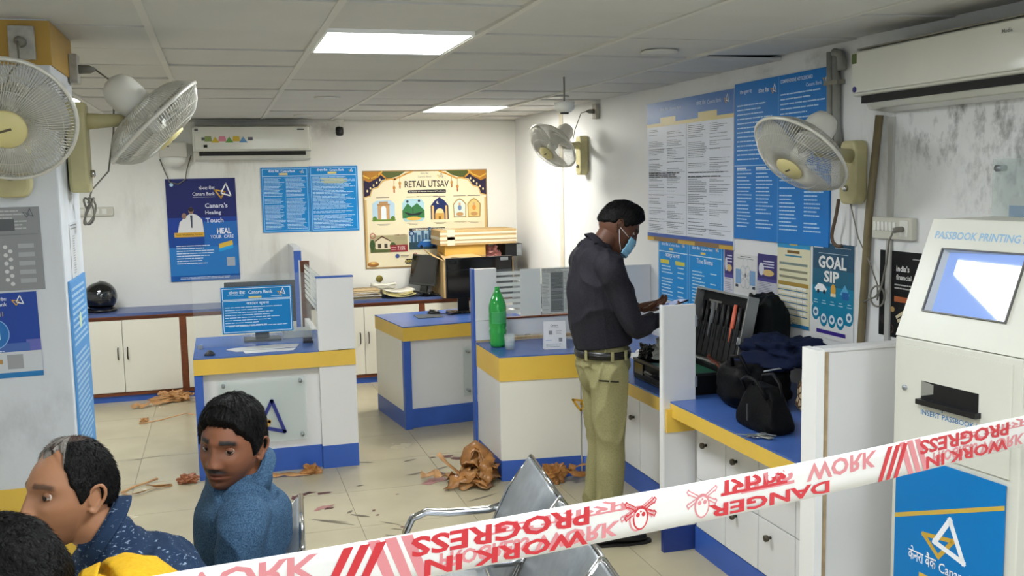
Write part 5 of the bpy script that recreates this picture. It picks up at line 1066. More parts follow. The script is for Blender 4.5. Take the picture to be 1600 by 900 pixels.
# ================================================================== PEOPLE
def chain_shape(mb, pts, rad, side=(0, 1, 0), n=16, sub=4, cap=True):
    """closed tapered tube; rad entries r or (r_side, r_other); smooth interpolation through the points"""
    P = [Vector(p) for p in pts]; Rr = [(r, r) if not isinstance(r, tuple) else r for r in rad]; side = Vector(side)
    pp = []; rr = []
    K = len(P)
    for i in range(K-1):
        p0 = P[max(i-1, 0)]; p1 = P[i]; p2 = P[i+1]; p3 = P[min(i+2, K-1)]
        for k in range(sub):
            t = k/sub; t2 = t*t; t3 = t2*t
            pp.append(.5*((2*p1)+(p2-p0)*t+(2*p0-5*p1+4*p2-p3)*t2+(3*p1-p0-3*p2+p3)*t3)); s_ = t*t*(3-2*t)
            rr.append(tuple(Rr[i][q]*(1-s_)+Rr[i+1][q]*s_ for q in (0, 1)))
    pp.append(P[-1]); rr.append(Rr[-1])
    rings = []
    tans = [(pp[min(i+1, len(pp)-1)]-pp[max(i-1, 0)]).normalized() for i in range(len(pp))]
    if cap:
        for f in (.97, .8, .45): rings.append((pp[0]-tans[0]*min(rr[0])*f, [q*math.sqrt(1-f*f) for q in rr[0]], tans[0]))
    for p, r, t in zip(pp, rr, tans): rings.append((p, r, t))
    if cap:
        for f in (.45, .8, .97): rings.append((pp[-1]+tans[-1]*min(rr[-1])*f, [q*math.sqrt(1-f*f) for q in rr[-1]], tans[-1]))
    vs = []
    for p, r, t in rings:
        a = side-t*side.dot(t)
        if a.length < .2: a = Vector((1, 0, 0))-t*t.x
        a.normalize(); b = t.cross(a)
        for k in range(n): an = 2*PI*k/n; vs.append(p+a*math.cos(an)*r[0]+b*math.sin(an)*r[1])
    m = len(rings)
    fs = [(i*n+k, i*n+(k+1) % n, (i+1)*n+(k+1) % n, (i+1)*n+k) for i in range(m-1) for k in range(n)]+[tuple(range(n))[::-1], tuple((m-1)*n+k for k in range(n))]
    mb.add(vs, fs, white_lam, True); return mb
def remesh(mb, vox, smooth=4):
    me = bpy.data.meshes.new('tmp'); me.from_pydata([tuple(v) for v in mb.v], [], mb.f)
    bm = bmesh.new(); bm.from_mesh(me); bmesh.ops.recalc_face_normals(bm, faces=bm.faces); bm.to_mesh(me); bm.free()
    o = bpy.data.objects.new('tmp', me); COL.objects.link(o)
    md = o.modifiers.new('r', 'REMESH'); md.mode = 'VOXEL'; md.voxel_size = vox
    if smooth: sm = o.modifiers.new('s', 'SMOOTH'); sm.factor = .5; sm.iterations = smooth
    dg = bpy.context.evaluated_depsgraph_get(); m2 = bpy.data.meshes.new_from_object(o.evaluated_get(dg))
    V = np.empty(len(m2.vertices)*3); m2.vertices.foreach_get('co', V); V = V.reshape(-1, 3)
    F = [tuple(p.vertices) for p in m2.polygons]
    N = np.empty(len(m2.vertices)*3); m2.vertices.foreach_get('normal', N); N = N.reshape(-1, 3)
    bpy.data.objects.remove(o); bpy.data.meshes.remove(me); bpy.data.meshes.remove(m2)
    return V, F, N
def ss(x, a, b): t = min(1, max(0, (x-a)/(b-a))); return t*t*(3-2*t)
def g2(x, z, cx, cz, sx, sz): return math.exp(-((x-cx)/sx)**2/2-((z-cz)/sz)**2/2)
def head_pt(a, el, jaw=1.0, fat=0.0, nose=1.0):
    d = Vector((math.sin(a)*math.cos(el), math.cos(a)*math.cos(el), math.sin(el)))
    x, y, z = d.x*.077, d.y*.098, d.z*.118
    if z < 0 and y < 0: y *= 1-.30*ss(-z, 0, .11)
    if y < 0: y *= 1.05
    j = ss(-z, .0, .105); x *= 1-(.30-.12*fat)*j*jaw
    if y > 0: y *= 1-.04*ss(abs(x), .0, .05)
    y += .022*ss(-z, .03, .11)
    if z > .05 and y > .05: y -= .006*ss(z, .05, .1)
    fr = ss(d.y, .12, .45)
    if fr > 0:
        ax = abs(x); h = 0
        h -= .0125*g2(ax, z, .033, .008, .015, .011)                 # sockets
        h += .006*g2(ax, z, .026, .029, .020, .007)                 # brow ridge
        h += .005*g2(ax, z, .048, -.016, .016, .014)+fat*.006*g2(ax, z, .045, -.04, .02, .02)
        if -.040 < z < .02:
            t = (0.02-z)/.056; w = .0062+.0052*t*t; h += nose*(.004+.021*t**1.25)*math.exp(-(x/w)**2/2)*ss(z, -.0415, -.034)*(1 if z < .012 else ss(.02-z, 0, .008))
        h += .0095*nose*g2(ax, z, .0135, -.031, .0058, .0062)             # alae
        h -= .0035*g2(ax, z, .0075, -.0385, .003, .0026)            # nostrils
        h -= .003*g2(x, z, 0, -.045, .004, .006)                   # philtrum
        h += .0075*g2(x, z, 0, -.0535, .019, .0045)-.0070*g2(x, z, 0, -.0595, .022, .0019)+.0078*g2(x, z, 0, -.0660, .016, .0050)
        h -= .0055*g2(x, z, 0, -.0775, .018, .005); h += .0085*g2(x, z, 0, -.095, .017, .012)
        h -= .003*g2(ax, z, .027, -.048, .006, .014)                # smile fold
        y += h*fr
    return Vector((x, y, z)), d
SKIN = {}
def skin_mat(key, rough=.5):
    if key in MATS: return MATS[key]
    m = bpy.data.materials.new(key); m.use_nodes = True; nt = m.node_tree; b = nt.nodes['Principled BSDF']; b.inputs['Roughness'].default_value = rough; b.inputs['Specular IOR Level'].default_value = .3; b.inputs['Subsurface Weight'].default_value = .08; b.inputs['Subsurface Radius'].default_value = (.01, .004, .002)
    at = nt.nodes.new('ShaderNodeAttribute'); at.attribute_name = 'Col'; n = nt.nodes.new('ShaderNodeTexNoise'); n.inputs['Scale'].default_value = 90; n.inputs['Detail'].default_value = 5
    mx = nt.nodes.new('ShaderNodeMix'); mx.data_type = 'RGBA'; mx.blend_type = 'MULTIPLY'; mx.inputs[0].default_value = .35; nt.links.new(at.outputs[0], mx.inputs[6]); nt.links.new(n.outputs[1], mx.inputs[7])
    hs = nt.nodes.new('ShaderNodeMix'); hs.data_type = 'RGBA'; hs.inputs[0].default_value = .88; nt.links.new(mx.outputs[2], hs.inputs[6]); nt.links.new(at.outputs[0], hs.inputs[7]); nt.links.new(hs.outputs[2], b.inputs['Base Color'])
    bp = nt.nodes.new('ShaderNodeBump'); bp.inputs['Strength'].default_value = .12; bp.inputs['Distance'].default_value = .002; n2 = nt.nodes.new('ShaderNodeTexNoise'); n2.inputs['Scale'].default_value = 400; nt.links.new(n2.outputs[0], bp.inputs['Height']); nt.links.new(bp.outputs[0], b.inputs['Normal'])
    MATS[key] = m; return m
def mixc(a, b, t): return tuple(a[i]*(1-t)+b[i]*t for i in range(3))
def face_color(p, skin, st):
    x, y, z = p; ax = abs(x); c = skin
    dark = tuple(v*.12 for v in skin); lip = (skin[0]*.62, skin[1]*.42, skin[2]*.45)
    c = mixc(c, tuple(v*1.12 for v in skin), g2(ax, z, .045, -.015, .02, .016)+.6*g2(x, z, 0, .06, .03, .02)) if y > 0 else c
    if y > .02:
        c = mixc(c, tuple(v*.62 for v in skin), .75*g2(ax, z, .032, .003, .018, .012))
        if st.get('beard'):
            c = mixc(c, (.022, .018, .016), st['beard']*ss(-z, .068, .085)*ss(y, .0, .04)*.8)
        if st.get('stubble'): c = mixc(c, tuple(v*.35 for v in skin), st['stubble']*ss(-z+ax*.35, .055, .085)*ss(y, -.02, .03))
        c = mixc(c, lip, .9*min(1, 1.3*g2(x, z, 0, -.0595, .017, .0075)))
        c = mixc(c, dark, .85*g2(x, z, 0, -.0598, .022, .0013))
        if st.get('mous'): c = mixc(c, (.02, .016, .014), st['mous']*min(1, 1.6*g2(ax, z, .013, -.0465-.15*max(0, ax-.014), .015, .0040)))
        bz = .0325-max(0, ax-.034)*.28+max(0, .022-ax)*.12
        c = mixc(c, (.012, .010, .009), st.get('brow', .9)*min(1, 2.0*math.exp(-((z-bz)/.0036)**2/2))*ss(ax, .010, .017)*(1-ss(ax, .046, .056)))
        c = mixc(c, dark, .6*g2(ax, z, .0075, -.0385, .003, .0022))
    return c
def hair_thr(az, tab):
    az = abs(az)
    for (a0, e0), (a1, e1) in zip(tab[:-1], tab[1:]):
        if a0 <= az <= a1: t = (az-a0)/(a1-a0); t = t*t*(3-2*t); return e0*(1-t)+e1*t
    return tab[-1][1]
hair_m = mat('black_hair', '080707', .55, nscale=40, namt=.3, bump=.5, bscale=140, spec=.2); grey_hair = mat('greying_hair', '77726c', .6, nscale=60, namt=.4, bump=.4, bscale=160)
thin_hair = mat('thin_brown_hair', '3c2c24', .6, nscale=60, namt=.4, bump=.4, bscale=160)
def wrinkle(V, N, amp, sc, seed, aniso=(1, 1, .45)):
    out = V.copy()
    for i in range(len(V)):
        p = Vector((V[i][0]*sc*aniso[0]+seed, V[i][1]*sc*aniso[1], V[i][2]*sc*aniso[2]))
        q = p+Vector((noise.noise(p*.7), noise.noise(p*.7+Vector((5, 0, 0))), noise.noise(p*.7+Vector((0, 5, 0)))))*1.2
        h = (1-abs(noise.noise(q))*2.2)**2*.6+.5*noise.noise(q*.5); out[i] += N[i]*amp*(h-.3)
    return out
def cloth(name, mb, m, parent, vox=.008, amp=.008, sc=9, seed=1, smooth=3, aniso=(1, 1, .45), keep=None):
    V, F, N = remesh(mb, vox, smooth); V = wrinkle(V, N, amp, sc, seed, aniso)
    if keep: 
        ok = [keep(v) for v in V]; F = [f for f in F if all(ok[i] for i in f)]
        used = sorted({i for f in F for i in f}); mp = {i: k for k, i in enumerate(used)}; V = V[used]; F = [tuple(mp[i] for i in f) for f in F]
    b = MB(); b.add(V, F, m, True); return b.build(name, parent)
def hand_shape(mb, W, D, Np, curl, spread=.16, s=1.0, right=True, thumb_in=.5):
    """W wrist, D direction of the hand, Np outward normal of the palm, fingers curl towards Np"""
    W = Vector(W); D = Vector(D).normalized(); Np = Vector(Np); Np = (Np-D*Np.dot(D)).normalized(); S = D.cross(Np)*(1 if right else -1)
    chain_shape(mb, [W-D*.03*s, W, W+D*.03*s, W+D*.075*s, W+D*.088*s], [(.024*s, .02*s), (.026*s, .019*s), (.036*s, .017*s), (.040*s, .015*s), (.036*s, .011*s)], side=S, n=14)
    for k, (off, L) in enumerate(((-.030, .068), (-.010, .078), (.010, .073), (.029, .058))):
        base = W+D*(.085 if 0 < k < 3 else .08)*s+S*off*s; d = (D+S*off*spread*20*.12).normalized(); pts = [base-d*.02*s, base]; ang = 0; c = curl if not isinstance(curl, (list, tuple)) else curl[k]
        for seg, f in enumerate((.45, .31, .24)):
            ang += c*(1.0, 1.1, .8)[seg]; dd = d*math.cos(ang)+Np*math.sin(ang); pts.append(pts[-1]+dd*L*f*s)
        chain_shape(mb, pts, [.0095*s, .0098*s, .0088*s, .008*s, .0068*s], side=S, n=10, sub=2)
    tb = W+D*.022*s-S*.026*s; td = (D*.62-S*.62+Np*thumb_in).normalized(); t2 = (D*.85-S*.12+Np*thumb_in*1.2).normalized()
    chain_shape(mb, [tb, tb+td*.035*s, tb+td*.035*s+t2*.03*s, tb+td*.035*s+t2*.055*s], [.014*s, .0125*s, .0105*s, .0085*s], side=Np, n=10, sub=2)
def person(label, HP, hfwd, hup, skin, hairtab, pts, st, shirt_m, trouser_m, hs=1.0, vox=.0028, group=None, sleeve=1.0, amp=.008, jaw=1., fat=0., shoe_m=None, hairth=.017, gaze=None, hands=None, spikes=2500, seed=1, sideax=(0, 1, 0), nose=1.0, belly=0):
    """pts: dict with pelvis, waist, chest, upper, neck, shL/shR, elL/elR, wrL/wrR, hipL/hipR, knL/knR, anL/anR, toeL/toeR"""
    sk = lin(skin)[:3]; hf = Vector(hfwd).normalized(); hu = Vector(hup); hu = (hu-hf*hu.dot(hf)).normalized(); hr = hf.cross(hu)
    HM = Matrix.Identity(4)
    for i in range(3): HM[i][0] = hr[i]*hs; HM[i][1] = hf[i]*hs; HM[i][2] = hu[i]*hs; HM[i][3] = HP[i]
    HI = HM.inverted(); G = {k: Vector(v) for k, v in pts.items()}
    # head island
    mb = MB(); nu, nv = 150, 110
    vs = [HM @ head_pt(2*PI*i/nu-PI, -PI/2+PI*(j+.5)/nv, jaw, fat, nose)[0] for i in range(nu) for j in range(nv)]
    fs = [(i*nv+j, ((i+1) % nu)*nv+j, ((i+1) % nu)*nv+j+1, i*nv+j+1) for i in range(nu) for j in range(nv-1)]+[tuple(i*nv for i in range(nu))[::-1], tuple(i*nv+nv-1 for i in range(nu))]
    mb.add(vs, fs, white_lam, True)
    for sx in (-1, 1):     # ears
        c = Vector((sx*.0775, -.008, -.004)); E = lambda y, z, o: HM @ (c+Vector((sx*o, y, z)))
        chain_shape(mb, [E(.008, -.012, .0), E(.010, .010, .002), E(.002, .026, .007), E(-.012, .030, .011), E(-.021, .018, .014), E(-.020, .0, .012), E(-.011, -.017, .007), E(-.002, -.030, .003), E(.006, -.026, .0)], [.0035, .0038, .0042, .0045, .0045, .0042, .004, .0055, .005], n=8, sub=3)
        chain_shape(mb, [E(-.004, .022, .0), E(-.007, .004, .001), E(-.002, -.022, .0)], [(.0035, .011), (.0035, .013), (.0035, .008)], side=hr*1.0, n=10, sub=3)
    nk = G['neck']; nt_ = HM @ Vector((0, -.018, -.055))
    chain_shape(mb, [nk-(nt_-nk)*.1, nk, nk.lerp(nt_, .5), nt_], [.040, .056, .056, .060], side=sideax, n=48, sub=8)
    V, F, N = remesh(mb, vox, 2)
    colr = [face_color(tuple(HI @ Vector(v)), sk, st)+(1,) for v in V]
    body = MB(); skm = skin_mat('skin'); body.add(V, F, skm, True)
    # torso and limbs island
    tb = MB(); k = .86
    chain_shape(tb, [G['pelvis'], G['waist'], G['chest'], G['upper'], G['neck']], [(.15*k, .11*k), (.14*k, .105*k), (.15*k, .105*k), (.13*k, .065*k), (.05, .045)], side=sideax)
    for s_ in 'LR':
        chain_shape(tb, [G['upper'], G['sh'+s_], G['sh'+s_].lerp(G['el'+s_], .4), G['el'+s_], G['el'+s_].lerp(G['wr'+s_], .35), G['wr'+s_]], [.05, .05, .043, .036, .036, .024], side=sideax)
        chain_shape(tb, [G['hip'+s_], G['hip'+s_].lerp(G['kn'+s_], .5), G['kn'+s_], G['kn'+s_].lerp(G['an'+s_], .35), G['an'+s_]], [.075, .065, .05, .05, .034], side=sideax)
        chain_shape(tb, [G['an'+s_], G['toe'+s_]], [.033, .028], side=sideax)
    V2, F2, N2 = remesh(tb, .012, 3); body.add(V2, F2, skm, True); colr += [sk+(1,)]*len(V2)
    if hands:
        for s_, (D, Np, curl, th) in hands.items():
            hb = MB(); hand_shape(hb, G['wr'+s_], D, Np, curl, right=(s_ == 'R'), thumb_in=th); V3, F3, N3 = remesh(hb, .0026, 1); body.add(V3, F3, skm, True); colr += [sk+(1,)]*len(V3)
    # eyelids as part of the body surface
    EY = []
    for sx in (-1, 1):
        ec = Vector((sx*.0325, .0665+.0030, .0075)); EY.append(ec); R0 = .0138
        for (e0, e1) in ((.30, 1.35), (-1.3, -.44)):
            vs = []; nu_, nv_ = 14, 6
            for i in range(nu_):
                for j in range(nv_):
                    az = -1.25+2.5*i/(nu_-1); e = e0+(e1-e0)*j/(nv_-1); edge = (1-(az/1.25)**2); 
                    if e0 > 0: e = e-.0+(.0 if j else (edge-1)*.32*1)
                    else: e = e+(0 if j < nv_-1 else (1-edge)*.32)
                    vs.append(HM @ (ec+Vector((math.sin(az)*math.cos(e), math.cos(az)*math.cos(e), math.sin(e)))*R0))
            body.add(vs, [(i*nv_+j, (i+1)*nv_+j, (i+1)*nv_+j+1, i*nv_+j+1) for i in range(nu_-1) for j in range(nv_-1)], skm, True)
            for i in range(nu_):
                for j in range(nv_): colr.append(mixc(sk, tuple(v*.12 for v in sk), .75 if ((e0 > 0 and j == 0) or (e0 < 0 and j == nv_-1)) else .3)+(1,))
    o = body.build('person'); at = o.data.color_attributes.new('Col', 'FLOAT_COLOR', 'POINT')
    at.data.foreach_set('color', np.array(colr, dtype=np.float32).ravel()); center_origin(o); tag(o, label, 'person', group)
    # eyes
    gz = Vector(gaze) if gaze is not None else Vector((0, 1, 0)); gz.normalize(); eyem = mat('eye_white', 'a89c92', .2); iris = mat('iris_brown', '24140c', .1); pup = mat('pupil', '040404', .05)
    for ec in EY:
        eb = MB(); X = HM @ Matrix.Translation(ec) @ rotm(gz, (1, 0, 0)); r0 = .0127
        for (a0, a1, m_) in ((0, .26, pup), (.26, .62, iris), (.62, 2.2, eyem)):
            eb.lathe([(r0*math.sin(a0+(a1-a0)*q/6)+1e-5, r0*math.cos(a0+(a1-a0)*q/6)) for q in range(7)], m_, 22, X, cap=False)
        eb.build('eye', o)
    # hair
    if hairtab:
        hb = MB(); nu, nv = 160, 110; cols = st.get('haircol')
        def hp(a, el, lift=0):
            p, d = head_pt(a, el, jaw, fat, nose); t_ = hair_thr(a, hairtab); w_ = ss(el, t_-.02+.05*noise.noise(Vector((a*9, el*2, seed))), t_+.16)
            topf = st.get('topvol', 1.0); th = hairth*(.55+.45*ss(el, .0, .9)*topf)*(1+.25*noise.noise(Vector((a*2, el*2.5, seed)))+.16*noise.noise(Vector((a*14, el*3, seed+3)))+.10*noise.noise(Vector((a*30, el*6, seed+6))))
            if st.get('quiff'): th += st['quiff']*g2(a, el, 0, .95, .7, .32)
            return p+d*(-.008+(th+.008)*w_+lift*w_), w_
        vs = []; W_ = []
        for i in range(nu):
            for j in range(nv): q, w_ = hp(2*PI*i/nu-PI, -PI/2+PI*(j+.5)/nv); vs.append(HM @ q); W_.append(w_)
        fs = [(i*nv+j, ((i+1) % nu)*nv+j, ((i+1) % nu)*nv+j+1, i*nv+j+1) for i in range(nu) for j in range(nv-1) if max(W_[i*nv+j], W_[((i+1) % nu)*nv+j+1]) > .02]+[tuple(i*nv+nv-1 for i in range(nu))]
        for f in fs[:-1]:
            i, j = divmod(f[0], nv); a = 2*PI*i/nu-PI; el = -PI/2+PI*(j+.5)/nv
            hb_m = hair_m if not st.get('hairmat') else st['hairmat'](a, el)
            hb._mi(hb_m)
        o0 = 0; hb.v = [tuple(v) for v in vs]
        for f in fs:
            i, j = divmod(f[0], nv); a = 2*PI*i/nu-PI; el = -PI/2+PI*(j+.5)/nv
            hb.f.append(f); hb.m.append(hb._mi(hair_m if not st.get('hairmat') else st['hairmat'](a, el))); hb.sm.append(True)
        rs = random.Random(seed); cnt = 0
        while cnt < spikes:
            a = rs.uniform(-PI, PI); el = math.asin(rs.uniform(-.5, 1)); t_ = hair_thr(a, hairtab)
            if el < t_+.05 or rs.random() > st.get('density', lambda a, e: 1)(a, el): cnt += .2; continue
            p, w_ = hp(a, el, -.001); q, _ = hp(a+rs.uniform(-.06, .06), el-rs.uniform(.08, .17), .003+rs.uniform(0, .003)) if not st.get('fwdhair') else hp(a*(1-.12*math.cos(a)), el-.12*math.cos(a)-.02, .003)
            if q is None: continue
            tt = Vector((rs.uniform(-1, 1), rs.uniform(-1, 1), rs.uniform(-1, 1))).normalized()*.0009
            hb.add([HM @ (p+tt), HM @ (p-tt), HM @ q], [(0, 1, 2)], hair_m if not st.get('hairmat') else st['hairmat'](a, el)); cnt += 1
        hb.build('hair', o)
    # shirt
    sb = MB(); bl = belly
    chain_shape(sb, [G['pelvis'].lerp(G['waist'], st.get('tuck', .1)), G['waist'], G['chest'], G['upper'], G['neck'].lerp(G['upper'], .55), G['neck'].lerp(G['upper'], .22)], [(.158, .122+bl), (.162, .126+bl), (.182, .132+bl*.5), (.168, .104), (.125, .094), (.078, .074)], side=sideax, n=24, sub=6)
    for s_ in 'LR':
        e_ = G['el'+s_]; w_ = e_.lerp(G['wr'+s_], .88 if sleeve >= 1 else .1)
        chain_shape(sb, [G['upper'].lerp(G['sh'+s_], .3), G['sh'+s_], G['sh'+s_].lerp(e_, .45), e_, e_.lerp(w_, .5), w_], [.07, .069, .061, .053, .048, .038], side=sideax, n=18)
    sh = cloth('shirt', sb, shirt_m, o, .0065, amp, 7, seed)
    # collar: a stand-up band leaning around the neck
    nk = G['neck']; up = (nt_-nk).normalized(); cb = MB(); fx = (hf-up*hf.dot(up)); fx = Vector(st.get('bodyfwd', fx)); fx = (fx-up*fx.dot(up)).normalized(); rx_ = up.cross(fx)
    def cfn(u, v):
        a = -PI*.93+2*PI*.93*u; r = .078-.006*v+.010*(1 if v > .5 else 0)*0; f = abs(a)/PI
        # a=0 at the back, open at the front
        base = nk+up*(.006+v*.038*(1-.35*f*f))-up*.034*f*f; return base-fx*math.cos(a)*(r+.008*f)+rx_*math.sin(a)*(r*.97)
    cb.grid(cfn, 44, 6, shirt_m); c_ = cb.build('collar', o, solid=.003)
    cb = MB()
    def cfn2(u, v):
        a = -PI*.90+2*PI*.90*u; f = abs(a)/PI; r = .075+.022*v+.006*f; dn = v*(.026+.030*ss(f, .7, .97))
        base = nk+up*(.042*(1-.35*f*f)-dn)-up*.034*f*f; return base-fx*math.cos(a)*(r+.008*f)+rx_*math.sin(a)*r
    cb.grid(cfn2, 44, 6, shirt_m); cb.build('collar_fold', o, solid=.003)
    # trousers
    tr = MB()
    chain_shape(tr, [G['pelvis'].lerp(G['waist'], .45), G['pelvis'], (G['hipL']+G['hipR'])/2], [(.158, .122), (.168, .13), (.15, .12)], side=sideax, n=22)
    for s_ in 'LR':
        h_, k_, a_ = G['hip'+s_], G['kn'+s_], G['an'+s_]
        chain_shape(tr, [h_, h_.lerp(k_, .5), k_, k_.lerp(a_, .4), a_.lerp(k_, .06)], [.096, .088, .072, .068, .064], side=sideax, n=18)
    cloth('trousers', tr, trouser_m, o, .0085, amp*1.1, 7, seed+4)
    for s_ in 'LR':
        a_, t_ = G['an'+s_], G['toe'+s_]; fb = MB(); d_ = (t_-a_); d_.z = 0; d_.normalize(); zf = min(a_.z, t_.z); zf = t_.z-.028
        A = Vector((a_.x, a_.y, zf+.045))-d_*.05
        chain_shape(fb, [A, A+d_*.07+Vector((0, 0, .005)), A+d_*.15-Vector((0, 0, .008)), A+d_*.22-Vector((0, 0, .015))], [(.035, .04), (.038, .042), (.045, .034), (.038, .026)], side=d_.cross(Vector((0, 0, 1))))
        V, F, N = remesh(fb, .006, 2); V[:, 2] = np.maximum(V[:, 2], zf+.004); b_ = MB(); b_.add(V, F, shoe_m or mat('shoe_black', '141416', .35), True); so = b_.build('shoe', o)
        MB().prism([(x, y) for x, y in [(-.045, -.03), (-.05, 0), (-.045, .03), (.1, .043), (.18, .04), (.215, .02), (.22, 0), (.215, -.02), (.18, -.04), (.1, -.043)]], .012, mat('shoe_sole', '1c1a18', .7), Matrix(((d_.x, -d_.y, 0, a_.x), (d_.y, d_.x, 0, a_.y), (0, 0, 1, zf), (0, 0, 0, 1)))).build('sole', so)
    return o, HM, G
def fabric(key, c1, c2, scale, rough=.85, thr=.5, width=.08, stretch=None, bump=.25):
    m = mat(key, c1, rough, nscale=0, bump=bump, bscale=500, spec=.2); nt = m.node_tree; N = nt.nodes; L = nt.links; tc = N.new('ShaderNodeTexCoord'); n = N.new('ShaderNodeTexNoise'); n.inputs['Scale'].default_value = scale; n.inputs['Detail'].default_value = 3
    mp = N.new('ShaderNodeMapping'); L.new(tc.outputs['Object'], mp.inputs[0])
    if stretch: mp.inputs['Scale'].default_value = stretch; mp.inputs['Rotation'].default_value = (.5, .7, .3)
    L.new(mp.outputs[0], n.inputs[0]); r = N.new('ShaderNodeMapRange'); r.inputs[1].default_value = thr-width; r.inputs[2].default_value = thr+width; L.new(n.outputs[0], r.inputs[0])
    mx = N.new('ShaderNodeMix'); mx.data_type = 'RGBA'; L.new(r.outputs[0], mx.inputs[0]); mx.inputs[6].default_value = lin(c1); mx.inputs[7].default_value = lin(c2); L.new(mx.outputs[2], N['Principled BSDF'].inputs['Base Color']); return m
cham = fabric('blue_chambray', '2a445f', '4c6984', 260, thr=.5, width=.16)
fleck = fabric('navy_flecked_cotton', '22344f', '8fa2b8', 75, thr=.66, width=.04, stretch=(1, 1, 2.6))
yelc = fabric('mustard_cotton', 'c79a18', 'd4a826', 120, thr=.5, width=.2)
chr_ = fabric('charcoal_cotton', '1d1c22', '2a282f', 150, thr=.5, width=.2, rough=.7)
khaki = fabric('khaki_twill', '85805a', '969068', 160, thr=.5, width=.2)
darkt = fabric('dark_trouser', '1b1d24', '23262e', 160, thr=.5, width=.2)
T_full = [(0, .60), (.5, .56), (.85, .36), (1.15, .20), (1.38, -.22), (1.55, -.10), (1.75, .05), (2.0, -.35), (2.6, -.52), (PI, -.55)]
T_fade = T_full[:4]+[(1.38, -.0), (1.55, .06), (1.75, .12), (2.0, -.12), (2.6, -.26), (PI, -.28)]
# ---- seated young man in blue shirt, looking at the camera
X0_, Y0_ = .0, 2.84
def seated(px, py, lean, shz, neck, headw=.19, arm=.0, sw=.17, drop=.085):
    P = lambda x, y, z: (x, y, z)
    d = dict(pelvis=P(px-.02, py, .565), waist=P(px-lean*.25, py, .53+(shz-.53)*.38), chest=P(px-lean*.62, py, .53+(shz-.53)*.74), upper=P(px-lean*.92, py, shz-.045), neck=neck)
    for s_, k in (('L', -1), ('R', 1)):
        d['sh'+s_] = P(px-lean*.93, py+k*sw, shz-drop); d['el'+s_] = P(px-lean*.9-.05-arm, py+k*(sw+.02), shz-.32); d['wr'+s_] = P(px-lean*.95-.28-arm, py+k*.12, max(.60, shz-.36))
        d['hip'+s_] = P(px-.02, py+k*.085, .555); d['kn'+s_] = P(px-.46, py+k*.12, .54); d['an'+s_] = P(px-.46, py+k*.15, .10); d['toe'+s_] = P(px-.60, py+k*.16, .03)
    return d
hd = {'L': ((-1, .3, -.3), (0, 0, -1), .35, .5), 'R': ((-1, -.3, -.3), (0, 0, -1), .35, .5)}
person('seated young man in blue chambray shirt turning to look at the camera', (.002, 2.80, 1.068), (-.50, -.86, -.05), (.10, -.03, 1), '80523a', T_full,
       seated(.015, 2.86, -.01, .965, (.045, 2.845, .955), sw=.175), dict(stubble=.6, mous=1.0, beard=.3, brow=1., topvol=1.4, quiff=.003, tuck=.0, bodyfwd=(-1, -.15, 0)), cham, darkt, hs=1.04, fat=1.0, gaze=(-.42, .88, .24), hands=hd, hairth=.019, seed=3, amp=.015, nose=.72, belly=.01)
# ---- seated older man in navy flecked shirt, profile
T_old = [(0, .74), (.32, .86), (.55, 1.02), (.8, .9), (.98, .5), (1.15, .16), (1.38, -.18), (1.55, -.08), (1.75, .05), (2.0, -.30), (2.6, -.50), (PI, -.52)]
def oldmat(a, el):
    if abs(a) < .95 and el > .3: return grey_hair if (noise.noise(Vector((a*5, el*5, 2))) > -.1 or abs(a) > .6) else thin_hair
    if el > 1.22: return thin_hair
    return hair_m
person('seated older man with receding hair in navy flecked shirt, in profile', (-.350, 2.33, 1.113), (-.79, -.60, .07), (0, 0, 1), 'a07356', T_old,
       seated(-.10, 2.36, .185, .955, (-.285, 2.345, 1.00), sw=.165), dict(stubble=.25, brow=.75, topvol=.5, hairmat=oldmat, tuck=.0, bodyfwd=(-1, 0, 0)), fleck, darkt, hs=.99, fat=.8, hands=hd, hairth=.011, seed=8, amp=.013, gaze=(-.15, 1, -.05), belly=.03, nose=1.0)
# ---- seated man in yellow seen from behind
person('seated man in mustard yellow shirt, only black hair and shoulder showing', (-.385, 1.87, 1.085), (-.80, .45, -.45), (-.3, 0, 1), '7a4f3a', T_full,
       seated(-.02, 1.88, .19, 1.035, (-.265, 1.86, 1.01), sw=.17), dict(brow=.8, topvol=1.2, tuck=0, bodyfwd=(-1, 0, 0)), yelc, darkt, hs=.98, vox=.004, hands=hd, hairth=.02, seed=12, amp=.01)
# ---- standing man with face mask
G = dict(pelvis=(1.765, 4.42, .87), waist=(1.765, 4.42, 1.0), chest=(1.735, 4.42, 1.22), upper=(1.725, 4.42, 1.39), neck=(1.748, 4.42, 1.445),
         shL=(1.735, 4.60, 1.375), shR=(1.735, 4.245, 1.375), elL=(1.84, 4.66, 1.10), elR=(1.845, 4.20, 1.095), wrL=(2.0, 4.50, 1.135), wrR=(2.02, 4.29, 1.10),
         hipL=(1.765, 4.50, .86), hipR=(1.762, 4.335, .86), knL=(1.79, 4.50, .48), knR=(1.765, 4.32, .48), anL=(1.75, 4.50, .09), anR=(1.745, 4.31, .09), toeL=(1.90, 4.50, .028), toeR=(1.90, 4.30, .028))
man, HM, GG = person('standing man in charcoal shirt and khaki trousers with a blue face mask, holding a phone', (1.848, 4.405, 1.545), (.80, -.22, -.55), (.55, 0, .83), '5c3b2a', T_fade, G,
       dict(brow=.9, topvol=1.3, quiff=.012, tuck=.95, bodyfwd=(1, 0, 0)), chr_, khaki, hs=1.0, hands={'R': ((1, .25, .25), (-.2, .6, 1), .42, .6), 'L': ((1, -.5, .15), (0, -.6, 1), .40, .6)}, hairth=.02, seed=21, amp=.018, gaze=(0, 1, -.4), sideax=(0, 1, 0), belly=.022)
